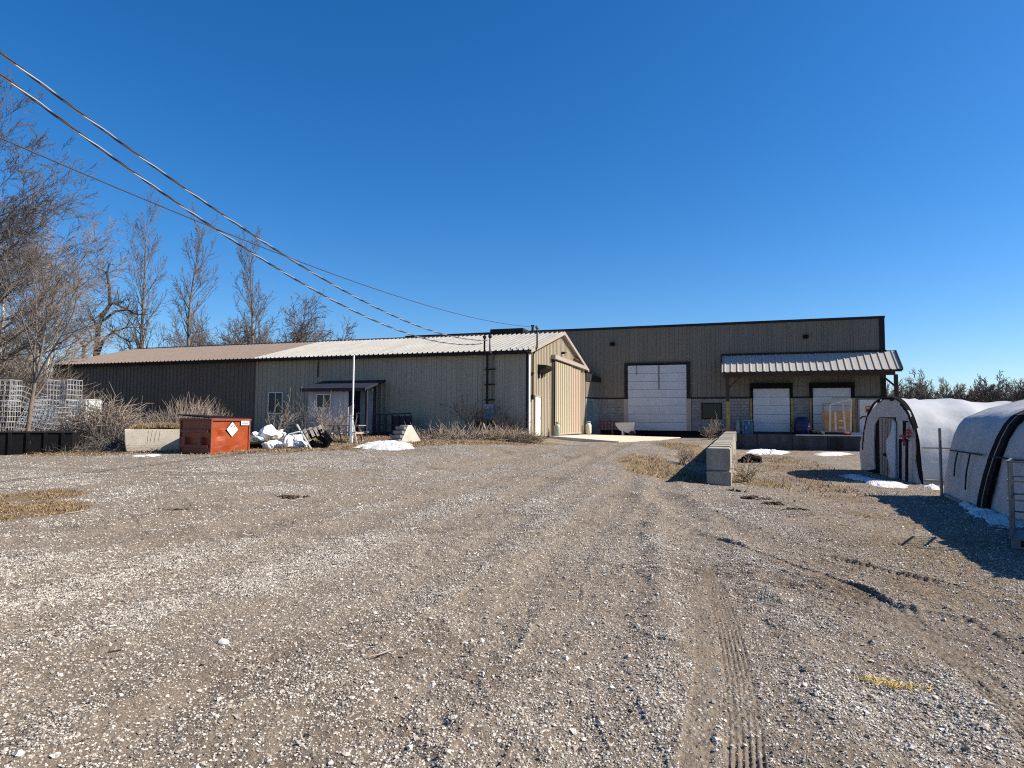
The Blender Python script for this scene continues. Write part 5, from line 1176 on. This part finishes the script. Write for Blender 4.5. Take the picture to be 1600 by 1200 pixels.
# three tall poplars behind the shed
for px, py, dep, sd, lb in ((222, 330, 66, 11, 'leftmost of three tall bare poplars behind the brown shed roof'), (296, 344, 68, 12, 'middle of three tall bare poplars behind the brown shed roof'), (396, 385, 74, 15, 'rightmost and shortest of three bare poplars behind the shed')):
    tree('poplar_tree', lb, at(px, dep), hpx(py, px, dep)*.97, .26, POP, sd, 'bark', 'twig', 'poplars behind the shed')
def dead(label, limbs, dep, seed):
    rs = random.Random(seed); base = AD(*limbs[0][0][0], dep); t = thing('dead_tree', label, 'tree', (base[0], base[1], gz(base[0], base[1])), group='dark dead trees'); a, b = MB(), MB()
    B0 = Vector(t.location)
    for k, (pts, r0, r1) in enumerate(limbs):
        off = 0 if k == 0 else rs.uniform(-1.2, 1.2); n = len(pts)
        Q = [Vector(AD(px, py, dep+off*(i/max(1, n-1))))-B0 for i, (px, py) in enumerate(pts)]
        if k == 0: Q.insert(0, Vector((0, 0, -.2)))
        m = len(Q); (a if k == 0 else b).tube(Q, [r0+(r1-r0)*i/(m-1) for i in range(m)], 7)
        for j in range(11):
            i = rs.randrange(m//2, m); st = Q[i]; d = (Vector((rs.gauss(0, .8), rs.gauss(0, .6), rs.gauss(.35, .5)))).normalized(); L = rs.uniform(.5, 1.7); mid = st+d*L*.5+Vector((rs.gauss(0, .15), 0, rs.gauss(0, .15))); e = st+d*L
            b.tube([st, mid, e], [.045, .03, .014], 4, cap=False)
            for q in range(3):
                d2 = (d+Vector((rs.gauss(0, .6), rs.gauss(0, .6), rs.gauss(.1, .5)))).normalized(); b.tube([mid.lerp(e, rs.random()), e+d2*rs.uniform(.3, .9)], [.02, .012], 3, cap=False)
    a.build('trunk', M['barkd'], t); b.build('crown', M['barkd'], t)
dead('gnarled dark dead tree with crooked limbs left of the poplars', [([(150,557),(154,510),(159,495),(172,476),(170.5,446),(167,427),(171,412)], .27, .07), ([(159,502),(180,487),(199,484),(215,492)], .14, .045), ([(152,555),(161,532),(176,519),(197,512)], .18, .05), ([(154,512),(146,500),(140,492)], .14, .05), ([(176,519),(190,527),(202,534),(205,545)], .1, .04), ([(199,484),(186,478),(176,474)], .09, .04)], 58, 3)
dead('small forked dark dead tree beside the large gnarled one', [([(130,558),(131,543),(137,537),(143,532),(141,520),(135,510),(127,502)], .15, .05), ([(131,543),(126,535),(122,528)], .12, .05)], 60, 4)
bm1 = None
for i, (px, py, dep, sd, lb) in enumerate(((372, 480, 85, 3, 'rounded bare tree between the rightmost poplar and its left neighbour'), (440, 468, 88, 4, 'widest rounded bare tree behind the shed, right of the poplars'), (478, 500, 90, 6, 'low rounded bare tree at the right end of the tree group'), (405, 492, 86, 3, 'rounded bare tree right beside the rightmost poplar trunk'), (335, 505, 92, 4, 'low rounded bare tree between two poplars'), (520, 522, 98, 6, 'lowest bare tree top just above the white roof'))):
    ms = tree('round_tree', lb, at(px, dep), hpx(py, px, dep)*.56, .28, dict(BUS, rmin=.026, n=(10, 7, 7, 4)), sd, 'barkd', 'twig', 'rounded trees behind the shed', rz=i)
# trees at the left edge
tree('bare_tree', 'tall bare tree reaching in from the left edge, highest of all', at(-70, 31), 13.2, .2, dict(SPR, bias=(.30, -.05, .05), n=(20, 11, 8, 5)), 21, 'barkg', 'twig', 'bare trees at the left edge')
tree('bare_tree', 'bare tree with arching twigs at the left edge below the cable', at(-40, 34), 11.5, .18, dict(SPR, bias=(.36, 0, -.02), n=(19, 10, 8, 5)), 22, 'barkg', 'twig', 'bare trees at the left edge')
tree('bare_tree', 'lower bare tree arching over the dark end of the shed', at(-10, 38), 9.5, .22, dict(SPR, bias=(.35, 0, 0)), 23, 'birch', 'twigl', 'bare trees at the left edge')
tree('birch_tree', 'pale-trunked leaning birch at the left edge', at(20, 44), 12.5, .18, dict(SPR, lean=.12), 24, 'birch', 'twigl', 'pale trees at the left edge')
tree('birch_tree', 'pale-trunked birch just left of the shed end', at(72, 46), 10.5, .16, dict(SPR, lean=-.05), 25, 'birch', 'twigl', 'pale trees at the left edge')
tree('birch_tree', 'pale-trunked birch between the leaning birch and the shed end', at(48, 50), 13, .17, SPR, 26, 'birch', 'twigl', 'pale trees at the left edge')
for i, (px, dep, sd, lb) in enumerate(((5, 62, 3, 'dense bare thicket tree far left behind the cages'), (35, 66, 4, 'dense bare thicket tree behind the birch trunks'), (65, 64, 6, 'dense bare thicket tree left of the shed roof'), (82, 70, 3, 'dense bare thicket tree nearest the shed roof end'), (-25, 60, 4, 'dense bare thicket tree cut by the left edge'))):
    tree('thicket_tree', lb, at(px, dep), 5.2, .22, BUS, 30+sd, 'barkg', 'twigl', 'thicket behind the tote cages', rz=i)
# small tree in front of the cages
p = AD(43, 672, 26.3); tree('small_tree', 'small bare tree with forked trunk standing in front of the tote cages', (p[0], p[1], zc(p)-.1), 5.2, .11, dict(seg=(5, 6, 4, 3, 2), gnarl=(.04, .09, .14, .2, .2), up=(0, .12, .06, .02, 0), lv=3, n=(8, 8, 5, 3), start=(.42, .25, .2, .1), ang=(36, 40, 42, 40), len=(.95, .45, .45, .5), conic=.2, rr=.6, rmin=.006, taper=.75), 31, 'bark', 'twig')
# far tree line on the right
far_m = [None]*4
rs = random.Random(12); xs_ = [1388, 1402, 1414, 1428, 1441, 1449, 1458, 1471, 1483, 1492, 1503, 1514, 1526, 1534, 1546, 1557, 1567, 1579, 1592, 1604, 1618, 1636, 1655]
words = ['first', 'second', 'third', 'fourth', 'fifth', 'sixth', 'seventh', 'eighth', 'ninth', 'tenth', 'eleventh', 'twelfth', 'thirteenth', 'fourteenth', 'fifteenth', 'sixteenth', 'seventeenth', 'eighteenth', 'nineteenth', 'twentieth', 'twenty-first', 'twenty-second', 'twenty-third']
for i, px in enumerate(xs_):
    dep = 215+rs.uniform(-8, 22); top = 588+7*abs(math.sin(i*1.9))+(8 if i < 2 else 0)-(6 if i > 18 else 0)+rs.uniform(-3, 5); k = i % 4
    H = hpx(top, px, dep)*rs.uniform(.82, 1.12); a = at(px, dep)
    far_m[k] = tree('far_tree', f'{words[i]} tree from the left in the far dark tree line at right', (a[0], a[1], 0), 6.2, .3, dict(BUS, rmin=.038, n=(9, 7, 7, 4), ang=(32, 34, 36, 40), up=(0, .14, .10, .06, .04), gnarl=(.05, .08, .11, .14, .18), start=(.3, .25, .2, .1)), 60+k, 'barkd', 'twig', 'far tree line', rz=i*1.3, scale=H/13.0, meshes=far_m[k])
# shrubs against the shed wall
SHB = dict(seg=(3, 5, 4, 3), gnarl=(.1, .10, .14, .18), up=(0, .05, .03, .02), lv=3, n=(11, 7, 4), start=(.05, .2, .15), ang=(34, 32, 36), len=(2.6, .5, .5), conic=.0, rr=.8, rmin=.006, taper=.7)
SHS = dict(SHB, n=(7, 5, 3))
def shrub(label, c, h, seed, mc, group='bare shrubs along the shed', P=SHB):
    tree('bare_shrub', label, (c[0], c[1], gz(c[0], c[1])-.05), h, .03, P, seed, mc, mc, group, cat='shrub')
shrub('pale bare shrub between the dumpster and the shed window', G(415, 693)+np.array([.0, 1.2, 0]), .62, 41, 'twigl', P=SHS)
shrub('brown bare shrub below and right of the shed window', G(460, 691)+np.array([0, 1.6, 0]), .66, 42, 'twig', P=SHS)
shrub('tall pale bare shrub right of the shed window', G(476, 690)+np.array([0, 2.4, 0]), .62, 43, 'twigl', P=SHS)
shrub('grey bare shrub in front of the porch wall', G(503, 691)+np.array([0, 1.5, 0]), .5, 44, 'twigl', P=SHS)
shrub('grey shrub in front of the porch, left of the picnic table', G(518, 690)+np.array([0, 1.2, 0]), .46, 48, 'twigl', P=SHS)
c = wA(AF(737, 680, .8)[0], -.8); shrub('dark bare shrub against the beige wall left of the meter box', c, .72, 45, 'barkd')
c = wA(AF(787, 680, .6)[0], -.6); shrub('small dark shrub right of the meter box', c, .45, 46, 'barkd')
c = wW(-10.4, -6.0); shrub('dry pale weed at the top of the ramp beside the block wall', c, .42, 47, 'twigl', 'weeds by the block wall'); c = wW(-10.6, -21.0); shrub('bare twiggy weed in the shade of the block wall', c, .28, 49, 'twigl', 'weeds by the block wall')
c = wW(-8.4, -26.0); shrub('dry grass weed on the sunny foot of the block wall', c, .26, 50, 'twigl', 'weeds by the block wall')
# brush pile and reeds behind the tub
def brush(name, label, c, rx, ry, h, n, ln, r, m, up=.3, cat='brush pile', seed=1):
    rs = random.Random(seed); mb = MB()
    for i in range(n):
        a = rs.uniform(0, 6.283); q = math.sqrt(rs.random()); x, y = rx*q*math.cos(a), ry*q*math.sin(a); zt = h*(1-q**2.2)*rs.random()**.7
        d = Vector((math.cos(a)*rs.uniform(.0, 1.)+rs.gauss(0, .6), math.sin(a)*rs.uniform(0, .7)+rs.gauss(0, .5), up+rs.gauss(0, .5))).normalized(); L = ln*rs.uniform(.4, 1.3); p0 = Vector((x, y, zt)); b = Vector((rs.gauss(0, .12), rs.gauss(0, .12), rs.gauss(0, .12)))*L
        p2 = p0+d*L; p2.z = max(p2.z, .03); mb.tube([p0, p0+d*L*.5+b, p2], [r, r*.8, r*.4], 3, cap=False)
    return tag(mb.build(name, M[m], loc=(c[0], c[1], gz(c[0], c[1])), fix=False), label, cat)
for k, (px, dep, lb) in enumerate(((-15, 35, 'dense brown undergrowth behind the cages at the left edge'), (30, 36, 'dense brown undergrowth behind the small tree'), (70, 37.5, 'dense brown undergrowth beside the dark end of the shed'))):
    p = AD(px, 660, dep); brush('undergrowth', lb, p, 2.4, 1.0, 3.4, 1700, 1.5, .016, 'bark' if k != 1 else 'twig', .7, 'undergrowth', 20+k)
p = AD(160, 690, 27.5); brush('brush_pile', 'big tangled pile of cut brown branches left of the concrete tub', p, 1.75, 1.1, 1.75, 1500, 1.0, .014, 'twigl', .35, seed=2)
p = AD(125, 690, 26.8); brush('brush_pile', 'lower tangle of branches spilling toward the low black box', p, 1.3, .8, .9, 700, .9, .013, 'twig', .2, seed=3)
p = AD(185, 690, 26.2); brush('brush_pile', 'low heap of twigs at the left end of the concrete tub', p, 1.0, .7, .6, 500, .8, .012, 'twig', .2, seed=5)
p = AD(298, 660, 29); brush('reed_clump', 'tall dry tan reeds behind the concrete tub and dumpster', p, 1.35, .5, .9, 700, 1.25, .012, 'twigl', 2.2, 'reeds', 7)
p = AD(245, 660, 29.5); brush('reed_clump', 'dark sparse reeds between brush pile and tan reeds', p, .8, .5, .7, 300, 1.0, .011, 'twig', 1.8, 'reeds', 8)
p = wA(AF(740, 684, 2.2)[0], -2.6); brush('cut_weed_heap', 'flattened heap of cut weeds in front of the beige wall', p, 3.2, .9, .25, 1500, .7, .010, 'twigl', .0, 'weeds', 9)
p = wA(AF(800, 688, 1.6)[0], -1.8); brush('cut_weed_heap', 'reddish dry weeds at the shed corner by the apron', p, 1.6, .8, .3, 700, .5, .009, 'grass', .3, 'weeds', 10)
p = G(120, 706); brush('cut_weed_heap', 'brown twig litter in front of the low black box', p, 2.6, .6, .15, 900, .5, .009, 'twig', .0, 'weeds', 11)
p = G(15, 708); brush('cut_weed_heap', 'dry grass stalks in front of the low black box at the left edge', p, 1.2, .4, .3, 300, .8, .009, 'twigl', .9, 'weeds', 13)
